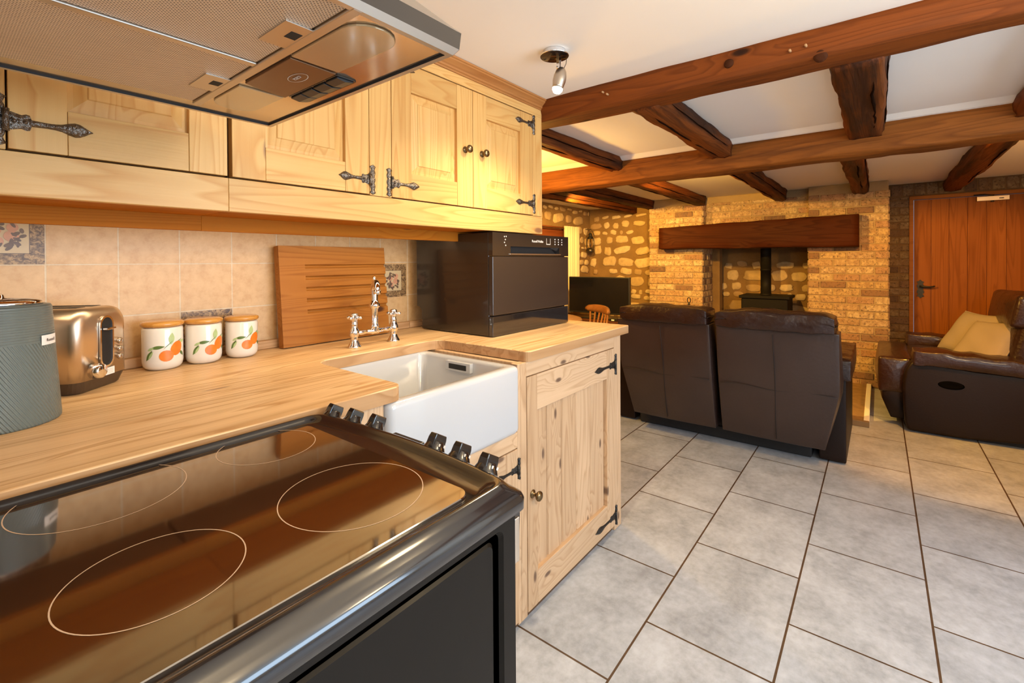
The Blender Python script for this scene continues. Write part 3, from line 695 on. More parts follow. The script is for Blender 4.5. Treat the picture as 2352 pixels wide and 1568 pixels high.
# =================================================================== WORKTOP
wt = thing('worktop', 'thick pale pine worktop running under the tiled wall and around the sink', 'worktop', (1, 1.3, .879), None)
def arc(cx, cy, r, a0, a1, n=6): return [(cx+r*math.cos(math.radians(a0+(a1-a0)*i/n)), cy+r*math.sin(math.radians(a0+(a1-a0)*i/n))) for i in range(n+1)]
WX1 = 2.075
o1 = [(-.11, 1.728), (-.11, .928)]+arc(.71, .962, .034, -90, 0)+[(.748, 1.31)]+arc(.80, 1.315, .05, 180, 90)+arc(1.215, 1.315, .05, 90, 0)+[(1.266, .975)]+arc(1.285, .947, .02, 180, 270, 4)+arc(WX1-.012, .939, .012, -90, 0, 3)+[(WX1, 1.728)]
mb = MB()
# staves: boards along x glued side by side, each cut to the outline
import bmesh
def worktop_mesh():
    me = bpy.data.meshes.new('top'); bm = bmesh.new()
    vb = [bm.verts.new((x, y, .879)) for x, y in o1]; f = bm.faces.new(vb)
    bmesh.ops.recalc_face_normals(bm, faces=[f])
    ext = bmesh.ops.extrude_face_region(bm, geom=[f]); bmesh.ops.translate(bm, verts=[g for g in ext['geom'] if isinstance(g, bmesh.types.BMVert)], vec=(0, 0, .036))
    cuts = []; y = .928; rr = random.Random(5)
    while y < 1.72:
        y += .0425; cuts.append(y)
    for y in cuts[:-1]:
        bmesh.ops.bisect_plane(bm, geom=bm.verts[:]+bm.edges[:]+bm.faces[:], plane_co=(0, y, 0), plane_no=(0, 1, 0))
    bmesh.ops.recalc_face_normals(bm, faces=bm.faces[:])
    edges = [e for e in bm.edges if len(e.link_faces) == 2 and abs(e.link_faces[0].normal.dot(e.link_faces[1].normal)) < .5 and (e.verts[0].co.z > .9 and e.verts[1].co.z > .9)]
    bmesh.ops.bevel(bm, geom=edges, offset=.003, segments=2, affect='EDGES', profile=.5)
    base = wloc(wt)
    bms = bm
    bmesh.ops.split_edges(bm, edges=[e for e in bm.edges if len(e.link_faces) > 1])
    bid = {}
    lay = bm.verts.layers.float.new('bid')
    for f in bm.faces:
        cy = f.calc_center_median().y; k = int((cy-.928)/.0425); seg = 0
        bid.setdefault(k, rr.random())
        for v in f.verts: v[lay] = bid[k]
    for v in bm.verts: v.co -= base
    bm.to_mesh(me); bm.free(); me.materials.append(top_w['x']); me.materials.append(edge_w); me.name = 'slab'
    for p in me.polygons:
        if abs(p.normal.z) < .3: p.material_index = 1  # side faces darker: oxidised edge tone plus shading put into the colour
    o = bpy.data.objects.new('slab', me); COL.objects.link(o); o.parent = wt; return o
worktop_mesh()
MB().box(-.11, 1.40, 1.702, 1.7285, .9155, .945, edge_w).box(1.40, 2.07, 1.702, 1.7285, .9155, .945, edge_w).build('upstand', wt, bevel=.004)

# =================================================================== SINK
sk = thing('belfast_sink', 'white glazed butler sink with a deep plain front, under the bridge tap', 'sink', (.95, 1.15, .655))
sx0, sx1, sy0, sy1, sz0, sz1 = .690, 1.214, .921, 1.395, .657, .8785
mb = MB()
def ringz(x0, x1, y0, y1, z, r, n=6): return [(x, y, z) for x, y in rrect(x0, x1, y0, y1, r, n)]
rs = []
for dz, dd in ((0, .014), (.004, .006), (.012, .001), (.02, 0)): rs.append(ringz(sx0+dd, sx1-dd, sy0+dd, sy1-dd, sz0+dz, .022))
for dz, dd in ((.016, 0), (.008, .0015), (.003, .005), (0, .011)): rs.append(ringz(sx0+dd, sx1-dd, sy0+dd, sy1-dd, sz1-dz, .022))
wth = .036
for z, dd, rr_ in ((sz1, wth-.008, .03), (sz1-.003, wth-.003, .03), (sz1-.010, wth, .03), (sz0+.06, wth+.006, .035), (sz0+.04, wth+.014, .04), (sz0+.032, wth+.035, .05)): rs.append(ringz(sx0+dd, sx1-dd, sy0+dd, sy1-dd, z, rr_))
mb.loft(rs, white_gl, caps=True)
mb.build('basin', sk)
MB().box(sx1-wth-.016, sx1-wth+.004, 1.10, 1.22, .835, .868, white_gl).box(sx1-wth-.018, sx1-wth-.0155, 1.118, 1.202, .842, .860, black_mt).build('overflow', sk, bevel=.004)
MB().lathe([(.0001, 0), (.04, 0), (.043, .003), (.035, .005), (.03, .002), (.0001, .001)], chrome, (.95, 1.16, sz0+.0322)).build('waste', sk)

# =================================================================== BRIDGE TAP
tp = thing('bridge_tap', 'polished chrome bridge mixer tap with cross handles behind the sink', 'tap', (1.045, 1.475, .915))
TX0, TX1, TY = .960, 1.131, 1.474
for x in (TX0, TX1):
    MB().lathe([(.0001, .9155), (.0235, .9155), (.0235, .919), (.021, .924), (.0165, .932), (.013, .940), (.0115, .9455), (.013, .948), (.0115, .951), (.0165, .960), (.0175, .968), (.0165, .977), (.0115, .987), (.0105, .996), (.012, .999), (.010, 1.003), (.010, 1.012), (.0115, 1.015), (.0001, 1.016)], chrome, (x, TY, 0)).build('pillar', tp)
    mb = MB().lathe([(.0001, 1.012), (.011, 1.013), (.0125, 1.02), (.0115, 1.028), (.0135, 1.031), (.0135, 1.035), (.009, 1.0385), (.0001, 1.039)], chrome, (x, TY, 0))
    for k in range(4):
        a = PI/4*(2*k)+.5; dx, dy = math.cos(a), math.sin(a)
        mb.lathe([(.0035, .008), (.0045, .014), (.0062, .019), (.0066, .024), (.0045, .0285), (.0001, .030)], chrome, (x, TY, 1.022), n=14, axis=(dx, dy, 0))
    mb.build('cross_handle', tp)
pts = [(TX0+.012+(TX1-TX0-.024)*i/24, TY, .966) for i in range(25)]
MB().tube(pts, [.0068+.0022*abs(math.sin(i*PI/24*4)) + (.004 if 10 <= i <= 14 else 0) for i in range(25)], chrome).build('bridge_pipe', tp)
MB().lathe([(.0001, .955), (.011, .957), (.0145, .966), (.0125, .975), (.0155, .981), (.0155, .985), (.0125, .990), (.0125, 1.045), (.0150, 1.048), (.0150, 1.051), (.0195, 1.055), (.0205, 1.060), (.0195, 1.066), (.0145, 1.070), (.0135, 1.078)], chrome, (1.045, TY, 0)).build('column', tp)
sd = Vector((-.50, -.866, 0)); c0 = Vector((1.045, TY, 0))
sp = []; rad = []
for i in range(25):
    t = i/24
    if t < .25: q = Vector((0, 0, 1.07+.045*t/.25)); r_ = .0125+.0015*t
    else:
        a = PI*(t-.25)/.75*.93; q = sd*(.052*(1-math.cos(a)))+Vector((0, 0, 1.115+.032*math.sin(a))); r_ = .013-.003*(t-.25)
    sp.append(c0+q); rad.append(r_)
mb = MB().tube(sp, rad, chrome, n=16); mb.tube([sp[-1], sp[-1]+Vector((0, 0, -.014))], [.0125, .0125], chrome)
mb.lathe([(.012, 0), (.0135, .006), (.011, .014), (.0065, .019), (.0085, .024), (.0085, .028), (.0055, .033), (.0065, .038), (.005, .043), (.0001, .046)], chrome, (1.045, TY, 1.122))
mb.build('spout', tp)

# =================================================================== BASE UNITS
YB = .937
def base_carcass(mb, x0, x1, z0=0.0, z1=.878): pass
bc = thing('base_cabinet', 'tall scrubbed pine base cabinet with a plank door at the end of the worktop', 'base cabinet', (1.6, 1.3, 0), 'scrubbed pine base cabinets')
mb = MB()
mb.box(1.238, 1.262, YB+.03, 1.72, .03, .878, scrub['z'])
mb.box(1.9785, 1.9985, YB+.03, 1.72, .0, .878, scrub['z'])
mb.box(1.262, 1.98, YB+.04, 1.70, .0, .86, dark)
mb.box(1.2345, 1.2665, YB, YB+.03, .012, .8785, scrub['z'])
mb.box(1.931, 1.9985, YB, YB+.03, .0, .8785, scrub['z'])
mb.box(1.2665, 1.931, YB, YB+.028, .829, .8785, scrub['x'])
mb.build('carcass', bc, bevel=.0018)
MB().box(1.2345, 1.99, YB+.012, YB+.03, .0, .022, dark).build('plinth', bc)
mb = MB(); X0, X1, zA, zB = 1.2685, 1.9285, .024, .826
mb.box(X0, 1.327, YB-.002, YB+.024, zA, zB, scrub['z']).box(1.858, X1, YB-.002, YB+.024, zA, zB, scrub['z'])
mb.box(1.3275, 1.8575, YB-.0015, YB+.023, .702, zB, scrub['x']).box(1.3275, 1.8575, YB-.0015, YB+.023, zA, .142, scrub['x'])
gx = [1.325, 1.412, 1.511, 1.62, 1.736, 1.8585]
for a, b in zip(gx, gx[1:]):
    mb.prism([(a+.0028, YB+.0285), (a+.0028, YB+.019), (a+.007, YB+.0135), (b-.007, YB+.0135), (b-.0028, YB+.019), (b-.0028, YB+.0285)], 'z', .13, .715, scrub['z'])
mb.box(1.33, 1.855, YB+.026, YB+.030, .13, .715, dark)
d = mb.build('door', bc, bevel=.0015)
strap_hinge(d, 1.944, .752, -1, .19, y=YB-.002, m=iron, ph=.047, pw=.010); strap_hinge(d, 1.944, .068, -1, .19, y=YB-.002, m=iron, ph=.045, pw=.010)
round_knob(d, 1.296, .42, YB-.002, 1.15)
# cabinet below the sink
bs = thing('base_cabinet', 'low scrubbed pine cabinet beneath the white sink, mostly hidden by the cooker', 'base cabinet', (.9, 1.3, 0), 'scrubbed pine base cabinets')
mb = MB(); mb.box(.60, 1.22, YB+.04, 1.70, 0, .645, dark)
mb.box(.56, .688, YB, YB+.03, .012, .8785, scrub['z']).box(1.2155, 1.2335, YB, YB+.03, .012, .8785, scrub['z'])
mb.box(.688, 1.2155, YB, YB+.028, .604, .6555, scrub['x'])
mb.build('carcass', bs, bevel=.0018)
MB().box(.57, 1.234, YB+.012, YB+.03, .0, .022, dark).build('plinth', bs)
for a, b in ((.69, .951), (.953, 1.2135)):
    mb = MB(); mb.box(a, a+.06, YB-.002, YB+.022, .024, .601, scrub['z']).box(b-.06, b, YB-.002, YB+.022, .024, .601, scrub['z']).box(a+.0605, b-.0605, YB-.0015, YB+.022, .49, .601, scrub['x']).box(a+.0605, b-.0605, YB-.0015, YB+.022, .024, .13, scrub['x'])
    for k in range(2): mb.box(a+.061+k*(b-a-.12)/2, a+.061+(k+1)*(b-a-.12)/2-.002, YB+.009, YB+.022, .125, .495, scrub['z'])
    d = mb.build('door', bs, bevel=.0015)
    s_ = 1 if a < .8 else -1; hx = (a-.006) if a < .8 else 1.2195
    strap_hinge(d, hx, .535, -1 if a > .8 else 1, .12, y=YB-.002, m=iron, ph=.036, pw=.008); round_knob(d, (b-.03) if a < .8 else a+.03, .33, YB-.002, 1.1)
# cabinet behind the cooker corner
bk = thing('base_cabinet', 'corner base cabinet behind the cooker under the toaster and kettle', 'base cabinet', (.2, 1.4, 0), 'scrubbed pine base cabinets')
MB().box(-.11, .555, YB+.01, 1.72, 0, .8785, scrub['z']).build('carcass', bk, bevel=.002)

# =================================================================== RANGE COOKER (front faces +x)
ck = thing('range_cooker', 'black ceramic-hob range cooker in the foreground, its knobs along the right edge', 'cooker', (.2, .66, 0))
CX0, CX1, CY0, CY1 = -.085, .512, .400, .918
mb = MB().box(CX0, CX1-.02, CY0+.006, CY1, .05, .868, black_sat)
mb.build('body', ck, bevel=.003)
# side panel pressed in two steps
mb = MB(); ys = CY0
def rr_yz(x0, x1, z0, z1, r): return rrect(x0, x1, z0, z1, r, 5)
rings = []
for (x0, x1, z0, z1, r, y) in ((CX0, CX1, .05, .876, .004, ys+.012), (CX0, CX1, .05, .876, .004, ys), (CX0+.03, .4865, .09, .8575, .012, ys), (CX0+.034, .4825, .094, .8535, .012, ys+.006), (CX0+.048, .4695, .108, .8475, .010, ys+.006), (CX0+.051, .4665, .111, .8445, .010, ys+.0025)):
    rings.append([(a, y, b) for a, b in rr_yz(x0, x1, z0, z1, r)])
mb.loft([r[::-1] for r in rings], black_sat, smooth=False)
mb.build('side_panel', ck)
# hob surround: shaped ring with rounded rim and a bowed front
def bow(y): return .022*max(0, 1-((y-.66)/.268)**2)
def bring(x0, x1, y0, y1, z, r):
    p = rrect(x0, x1, y0, y1, r, 6); ya, yb = y0+r, y1-r
    p += [(x1, ya+(yb-ya)*i/16) for i in range(1, 16)]
    return [(x+bow(y)*max(0, min(1, (x-.36)/.12)), y, z) for x, y in p]
mb = MB(); rings = []
HB = (CX0, .533, CY0-.006, CY1+.004)
for dx, dy, z, r in ((.006, .004, .866, .010), (.001, 0, .870, .012), (0, 0, .884, .012), (.0025, .003, .890, .012), (.010, .008, .8955, .014), (.017, .013, .9005, .018), (.022, .018, .9065, .020), (.027, .023, .9085, .022), (.033, .028, .9075, .022), (.039, .034, .9025, .024), (.044, .040, .8985, .024), (.049, .046, .8965, .024)):
    rings.append(bring(HB[0]+dx*.2, HB[1]-dx, HB[2]+dy*.95, HB[3]-dy*.45, z, r))
mb.loft(rings, black_gl, caps=True)
mb.build('hob_surround', ck)
gx0, gx1, gy0, gy1 = CX0+.02, .4735, .4445, .8955
mb = MB(); rr_ = [[(a, b, z) for a, b in rrect(gx0+d_, gx1-d_, gy0+d_, gy1-d_, .022, 6)] for z, d_ in ((.8955, 0), (.8975, 0), (.8985, .001))]
mb.loft(rr_, glassc, smooth=False); g = mb.build('ceramic_glass', ck, label='glossy brown-black ceramic hob glass')
for cx, cy, r in ((.375, .843, .0775), (.372, .577, .096), (.155, .850, .096), (.149, .588, .0805)):
    n = 72; ro, ri = r, r-.0013; vs = []
    for k in range(n): a = 2*PI*k/n; vs += [(cx+ro*math.cos(a), cy+ro*math.sin(a), .8987), (cx+ri*math.cos(a), cy+ri*math.sin(a), .8987)]
    MB().add(vs, [(2*k, 2*((k+1) % n), 2*((k+1) % n)+1, 2*k+1) for k in range(n)], ringm).build('burner_ring', g)
# bowed control fascia with knobs
mb = MB(); ys_ = [CY0+.003+(CY1-CY0-.006)*i/20 for i in range(21)]
mb.loft([[(.49, y, .80), (.522+bow(y), y, .80), (.526+bow(y), y, .868), (.49, y, .868)] for y in ys_], black_gl, smooth=False)
mb.build('control_panel', ck)
ax = Vector((.50, 0, .866)).normalized()
for y in (.898, .836, .770, .603, .540, .476):
    mb = MB(); c = Vector((.5225+bow(y), y, .8935))
    mb.lathe([(.0001, 0), (.0195, 0), (.0205, .003), (.0190, .006), (.0135, .017), (.0120, .0185), (.0001, .019)], black_gl, c, axis=ax, n=32)
    t_ = Vector((0, 1, 0)); u_ = ax.cross(t_); q0 = c+ax*.008; vs = []
    for h_, w_, l_ in ((0, .0095, .0150), (.014, .0085, .0150), (.0215, .0075, .0135)):
        for a, b in ((-1, -1), (1, -1), (1, 1), (-1, 1)): vs.append(q0+ax*h_+t_*(w_*a)+u_*(l_*b))
    fs = [(0, 3, 2, 1), (8, 9, 10, 11)]
    for k in range(2):
        for i in range(4): fs.append((4*k+i, 4*k+(i+1) % 4, 4*k+4+(i+1) % 4, 4*k+4+i))
    mb.add(vs, fs, black_gl)
    for q in (-.004, .004):
        g0 = c+ax*.0125-Vector((0, .0158, 0))+u_*q*1.6; mb.add([g0+u_*(.0022*a)+ax*(.0022*b)-Vector((0, .0, 0)) for a, b in ((-1, -1), (1, -1), (1, 1), (-1, 1))], [(0, 1, 2, 3)], grey_ink) if y < .61 else None
    mb.build('knob', ck, bevel=.0025, seg=3)
MB().box(.541, .5575, .640, .722, .8905, .897, black_pl).build('timer_display', ck, bevel=.002)
# front oven doors, handle and frame
mb = MB().box(CX1-.02, CX1+.006, CY0+.004, CY1-.002, .10, .792, black_sat); mb.build('oven_door', ck, bevel=.004)
mb = MB().tube([(.5305, CY0+.10, .765), (.5305, CY1-.10, .765)], .0075, steel, n=14).box(.516, .531, CY0+.11, CY0+.125, .760, .770, steel).box(.516, .531, CY1-.125, CY1-.11, .760, .770, steel)
mb.build('oven_handle', ck)
MB().box(.5125, .523, CY0+.0005, CY0+.006, .795, .858, steel).build('corner_trim', ck, bevel=.001)
MB().box(CX0+.03, CX1-.05, CY0+.03, CY1-.02, 0, .05, black_mt).build('plinth', ck)
MB().box(CX0-.03, CX0-.001, CY0, CY1, .05, .93, steel).build('rear_upstand', ck)

# =================================================================== COOKER HOOD
hd = thing('cooker_hood', 'stainless steel extractor hood filling the top left corner over the cooker', 'cooker hood', (.2, .7, 1.5))
HX0, HX1, HY0, HY1, HZ = -.115, .458, .448, .992, 1.5
mb = MB()
# rim frame (open underside)
rings = [[(a, b, z) for a, b in rrect(HX0+d0, HX1-d0, HY0+d0, HY1-d0, .001, 1)] for z, d0 in ((HZ+.03, -.002), (HZ+.008, 0), (HZ, .006), (HZ, .014), (HZ+.006, .015), (HZ+.006, .02))]
steel_band = plain('hood_band_steel', (.030, .024, .021), .5, .0, spec=.2)
mb.loft([r[::-1] for r in rings[:2]], steel_band, caps=False, smooth=False); mb.loft([r[::-1] for r in rings[1:4]], steel_l, caps=False, smooth=False); mb.loft([r[::-1] for r in rings[3:]], black_mt, caps=False, smooth=False)
mb.build('rim', hd)
# canopy: low pyramid up to the chimney
mb = MB()
b0 = [(HX0, HY0-.002, HZ+.03), (HX1+.002, HY0-.002, HZ+.03), (HX1+.002, HY1+.002, HZ+.03), (HX0, HY1+.002, HZ+.03)]
b1 = [(HX0, .60, HZ+.20), (.13, .60, HZ+.20), (.13, .84, HZ+.20), (HX0, .84, HZ+.20)]
mb.hexa(b0+b1, steel_l); mb.build('canopy', hd)
MB().box(HX0, .13, .60, .84, HZ+.2, ZC, steel_l).build('chimney_duct', hd)
# underside plate at z = HZ+.004 with parts set in it
zp = HZ+.0035
mb = MB(); mb.box(HX0+.01, HX1-.0155, HY0+.0155, HY1-.0155, zp, zp+.004, plain('hood_plate_steel', (.62, .50, .37), .14, .9)); mb.build('base_plate', hd)
F = []
for (y0, y1) in ((.464, .6865), (.7045, .935)):
    mb = MB().box(HX0+.02, .2955, y0, y1, zp-.0015, zp+.001, filt_m); f = mb.build('mesh_filter', hd); F.append(f)
    yc = (.537+.613)/2 if y0 < .6 else (.785+.852)/2
    MB().box(.2655, .3005, yc-.036, yc+.036, zp-.0032, zp-.001, steel_l).box(.282, .296, yc-.016, yc+.004, zp-.0036, zp-.003, black_mt).build('latch', f, bevel=.0012)
MB().box(HX0+.02, .2975, .689, .702, zp-.004, zp, steel_l).box(.2985, .3115, .455, .945, zp-.004, zp, steel_l).build('divider_bars', hd, bevel=.0015)
def lens(name, pts, mm, z0=zp-.003, z1=zp, par=None, **k): return MB().prism(pts, 'z', z0, z1, mm, **k).build(name, par or hd, bevel=.001)
lensm = plain('smoked_lens', (.50, .36, .20), .12, .3, coat=.6)
platem = plain('bronze_plate', (.17, .085, .04), .3, .6)
# light covers: rounded at the outer ends
def cover(y0, y1, end):
    x0, x1 = .3165, .387; xc = (x0+x1)/2; pts = []
    if end < 0: pts = [(x0, y1), (x1, y1)]+[(xc+(x1-xc)*math.cos(a), y0+.035-.035*math.sin(a)) for a in [PI*i/10 for i in range(11)]]
    else: pts = [(x1, y0), (x0, y0)]+[(xc-(x1-xc)*math.cos(a), y1-.035+.035*math.sin(a)) for a in [PI*i/10 for i in range(11)]]
    return pts
lens('light_cover', cover(.472, .629, -1), lensm); lens('light_cover', cover(.797, .928, 1), lensm)
pl = lens('brand_plate', [(.317, .633), (.317, .776), (.352, .786), (.387, .791), (.387, .635)], platem, zp-.004)
# oval logo with lettering
n = 40; vs = []
for k in range(n): a = 2*PI*k/n; vs += [(.357+.0115*math.cos(a), .690+.0225*math.sin(a), zp-.0044), (.357+.0103*math.cos(a), .690+.0213*math.sin(a), zp-.0044)]
MB().add(vs, [(2*k, 2*((k+1) % n), 2*((k+1) % n)+1, 2*k+1) for k in range(n)], grey_ink).build('oval_emblem', pl)
text('lettering', 'cata', .0125, pl, (.357, .690, zp-.0046), (PI, 0, PI/2), grey_ink, .0001, .3)
sw = lens('switch_recess', rrect(.390, .4265, .640, .789, .006, 3), black_gl, zp-.0022, zp+.001)
for k, y in enumerate((.660, .697, .734, .769)):
    MB().prism([(.394, 0), (.4225, 0), (.4225, .0014), (.408, .0045), (.394, .0022)], 'y', y-.016, y+.016, black_pl).build('rocker_switch', sw, bevel=.0006)
    o_ = [o for o in bpy.data.objects if o.parent == sw][-1]
    for v in o_.data.vertices: v.co.z = zp-.0022-(v.co.z+wloc(sw).z)-wloc(sw).z

# =================================================================== THINGS ON THE WORKTOP
ZW = .9152
# ribbed kettle-like urn at the left edge
kt = thing('kettle', 'tall grey-green ribbed kettle with a chrome lid at the left edge', 'kettle', (.088, 1.325, ZW))
KC = (.088, 1.325, ZW)
MB().lathe([(.0001, 0), (.089, 0), (.0905, .003), (.0905, .008), (.088, .05), (.084, .12), (.0815, .17), (.0795, .205), (.0785, .222), (.076, .2265), (.070, .2275), (.0001, .2275)], kettle_m, KC, n=96).build('body', kt)
MB().lathe([(.0001, .2275), (.066, .2275), (.068, .230), (.066, .234), (.058, .2375), (.030, .240), (.014, .2405), (.012, .247), (.006, .249), (.0001, .249)], chrome, KC, n=48).build('lid', kt)
mb = MB(); a0 = math.radians(-34)
vs = []
for i in range(7):
    a = a0+(i-3)*math.radians(4.8)
    for z in (.149, .168): vs.append((KC[0]+.0838*math.cos(a), KC[1]+.0838*math.sin(a), ZW+z+(0.0)))
mb.add(vs, [(2*i, 2*i+2, 2*i+3, 2*i+1) for i in range(6)], label_m)
kl = mb.build('name_label', kt)
text('lettering', 'Russell', .0085, kl, (KC[0]+.0846*math.cos(a0), KC[1]+.0846*math.sin(a0), ZW+.158), (PI/2, 0, a0+PI/2), ink, .0001)
MB().tube([(KC[0]-.07, KC[1]+.02, ZW+.20), (KC[0]-.12, KC[1]+.03, ZW+.19), (KC[0]-.135, KC[1]+.035, ZW+.12), (KC[0]-.115, KC[1]+.03, ZW+.05), (KC[0]-.082, KC[1]+.02, ZW+.03)], .011, black_pl).build('handle', kt)

# toaster: narrow end with lever slot faces the camera's right
ts = thing('toaster', 'brushed steel two-slice toaster between the grey kettle and the fruit jars', 'toaster', (.2, 1.57, ZW))
X = Matrix.Translation((.222, 1.443, ZW)) @ Matrix.Rotation(math.radians(45), 4, 'Z')   # local x = along the end face, y = back along the length
TWd, TLn, TH = .168, .205, .200
def tprof(d, top, bot, r, n=8):
    pts = [(d, bot)]; 
    pts = [(TWd-d, bot)]+[(TWd-d-r+r*math.cos(a), top-r+r*math.sin(a)) for a in [PI/2*i/n for i in range(n+1)]]+[(d+r-r*math.sin(a), top-r+r*math.cos(a)) for a in [PI/2*i/n for i in range(n+1)]]+[(d, bot)]
    return pts
mb = MB(); mb.X = X; rings = []
for y, d, top, r in ((.0, .022, TH-.020, .030), (.003, .012, TH-.010, .036), (.010, .004, TH-.003, .042), (.022, .0, TH, .045), (TLn-.022, .0, TH, .045), (TLn-.01, .004, TH-.003, .042), (TLn-.003, .012, TH-.010, .036), (TLn, .022, TH-.02, .03)):
    rings.append([(x, y, z) for x, z in tprof(d, top, .030, r)])
mb.loft(rings, steel, caps=True); mb.build('casing', ts)
mb = MB(); mb.X = X
mb.loft([[(x, y, z) for x, y in rrect(d, TWd-d, d, TLn-d, .02, 4)] for d, z in ((.014, 0), (.010, .004), (.002, .030), (.004, .031))], plain('toaster_base', (.06, .035, .02), .35), smooth=False)
mb.build('base', ts)
mb = MB(); mb.X = X
for x in (.045, .095): mb.box(x, x+.028, .035, TLn-.03, TH-.004, TH+.0008, black_mt)
mb.build('bread_slots', ts)
# lever slot: vertical stadium with chrome ring
def stadium(cx, z0, z1, r, n=10): return [(cx+r*math.cos(a), z1-r+r*math.sin(a)) for a in [PI*i/n for i in range(n+1)]]+[(cx+r*math.cos(a), z0+r+r*math.sin(a)) for a in [PI+PI*i/n for i in range(n+1)]]
mb = MB(); mb.X = X
so, si = stadium(.086, .050, .178, .0225), stadium(.086, .055, .173, .0180)
mb.loft([[(x, -.001, z) for x, z in so], [(x, -.0045, z) for x, z in so], [(x, -.0045, z) for x, z in si], [(x, -.0008, z) for x, z in si]], chrome, caps=False, smooth=False)
mb.build('slot_ring', ts)
mb = MB(); mb.X = X; mb.prism(si, 'y', -.0016, .002, black_mt); mb.build('lever_slot', ts)
mb = MB(); mb.X = X; mb.box(.070, .100, -.016, -.002, .143, .1485, chrome); mb.build('lever', ts, bevel=.0015)
mb = MB(); mb.X = X; mb.lathe([(.0185, 0), (.0175, .014), (.0165, .020), (.014, .022), (.0001, .022)], chrome, (.043, -.002, .050), axis=(0, -1, 0), n=32); mb.build('browning_dial', ts)
for z in (.068, .088, .108):
    mb = MB(); mb.X = X; mb.lathe([(.0078, -.002), (.0072, .005), (.0055, .0062), (.0001, .0065)], steel_l, (.133, 0, z), axis=(0, -1, 0), n=20); mb.build('push_button', ts)
mb = MB(); mb.X = X; mb.box(.080, .112, -.0024, -.0004, .030, .0475, label_m).box(.075, .081, -.0025, -.0004, .030, .0475, green_m)
for k in range(3): mb.box(.085, .106, -.0027, -.001, .034+k*.004, .0352+k*.004, grey_ink)
mb.build('guarantee_sticker', ts)

# storage jars
def jar(x, y, r, h, ang, name_lab):
    t = thing('storage_jar', name_lab, 'storage jar', (x, y, ZW), 'cream fruit jars by the tiled wall')
    hb = h-.017
    MB().lathe([(.0001, 0), (r-.020, 0), (r-.014, .001), (r-.006, .006), (r-.002, .013), (r, .024), (r, hb-.006), (r-.0015, hb-.001), (r-.006, hb), (.0001, hb)], cream_gl, (x, y, ZW), n=56).build('jar_body', t)
    MB().lathe([(r-.008, hb-.002), (r-.006, hb+.001), (r-.001, hb+.002), (r+.0025, hb+.005), (r+.0035, hb+.009), (r+.002, hb+.0135), (r-.004, hb+.0165), (.0001, hb+.017)], lid_w, (x, y, ZW), n=48).build('wooden_lid', t)
    a0 = math.radians(ang); k_ = r/.0575*1.62; v0_ = .058; lay = [0]
    def shape(mb, pts, m):
        lay[0] += 1; rr_ = r+.00035+.00006*lay[0]
        P = lambda u, v: (x+rr_*math.cos(a0+u/r), y+rr_*math.sin(a0+u/r), ZW+v-v0_*k_+.056)
        n = len(pts); cu = sum(p[0] for p in pts)/n; cv = sum(p[1] for p in pts)/n
        vs = [P(cu*k_, cv*k_)]; fs = []
        for q in (.5, 1): vs += [P((cu+(a-cu)*q)*k_, (cv+(b-cv)*q)*k_) for a, b in pts]
        for i in range(n):
            j = (i+1) % n; fs.append((0, 1+i, 1+j)); fs.append((1+i, 1+n+i, 1+n+j, 1+j))
        mb.add(vs, fs, m, smooth=True)
    def ell(cx, cy, a, b, q): return [(cx+a*math.cos(t)*math.cos(q)-b*math.sin(t)*math.sin(q), cy+a*math.cos(t)*math.sin(q)+b*math.sin(t)*math.cos(q)) for t in [2*PI*i/16 for i in range(16)]]
    def leaf(cx, cy, l, w, q): return [(cx+p*math.cos(q)-s*math.sin(q), cy+p*math.sin(q)+s*math.cos(q)) for p, s in [(l*(i/6-1)*1.0, w*math.sin(PI*i/12)) for i in range(13)]+[(l*(1-i/6), -w*math.sin(PI*i/12)) for i in range(1, 12)]]
    mb = MB()
    shape(mb, leaf(-.012, .066, .0125, .0035, .1), leaf_m); shape(mb, leaf(-.024, .063, .007, .0028, .5), leaf_l); shape(mb, leaf(-.027, .050, .0125, .0036, 1.05), leaf_m); shape(mb, leaf(-.024, .050, .010, .0022, 1.05), leaf_l)
    shape(mb, leaf(.012, .082, .0125, .0055, 1.45), leaf_l); shape(mb, leaf(.034, .074, .010, .0035, .2), leaf_l); shape(mb, leaf(.034, .050, .009, .003, -.8), leaf_m)
    shape(mb, leaf(.006, .070, .012, .0007, .75), leaf_m); shape(mb, leaf(.026, .076, .012, .0007, .45), leaf_m)
    shape(mb, ell(.022, .0615, .0155, .0115, 1.1), orange_m); shape(mb, ell(.003, .048, .0125, .0115, 0), orange_m)
    mb.build('fruit_print', t); return t
jar(.437, 1.643, .0495, .139, -100, 'leftmost of three cream jars with orange fruit, nearest the toaster')
jar(.5425, 1.643, .0480, .137, -90, 'middle of three cream jars with orange fruit')
jar(.652, 1.643, .0465, .134, -97, 'rightmost of three cream jars with orange fruit, beside the wooden board')

# wooden draining board leaning on the tiles
bd = thing('draining_board', 'large grooved wooden draining board leaning on the tiles behind the tap', 'board', (1.02, 1.68, ZW))
lean = math.atan2(.034, .362); LB = .3645
X = Matrix.Translation((.79, 1.646, ZW+.0038)) @ Matrix.Rotation(-lean, 4, 'X')
mb = MB(); mb.X = X; th = .034; W_ = .452
mb.loft([[(x, y, z) for y, z in ((0, 0), (th, 0), (th, LB), (0, LB))] for x in (0, .095)], board_w, smooth=False)
prof = [(th, 0), (th, LB), (0, LB)]
for gz in (.288, .246, .2045, .163, .121):
    prof += [(0, gz+.0072)]+[(.010*math.sin(a), gz+.0072*math.cos(a)) for a in [PI*i/7 for i in range(1, 7)]]+[(0, gz-.0072)]
prof += [(0, 0)]
mb.prism(prof, 'x', .095, W_, board_w, bid=mb.b[0])
mb.build('board', bd)

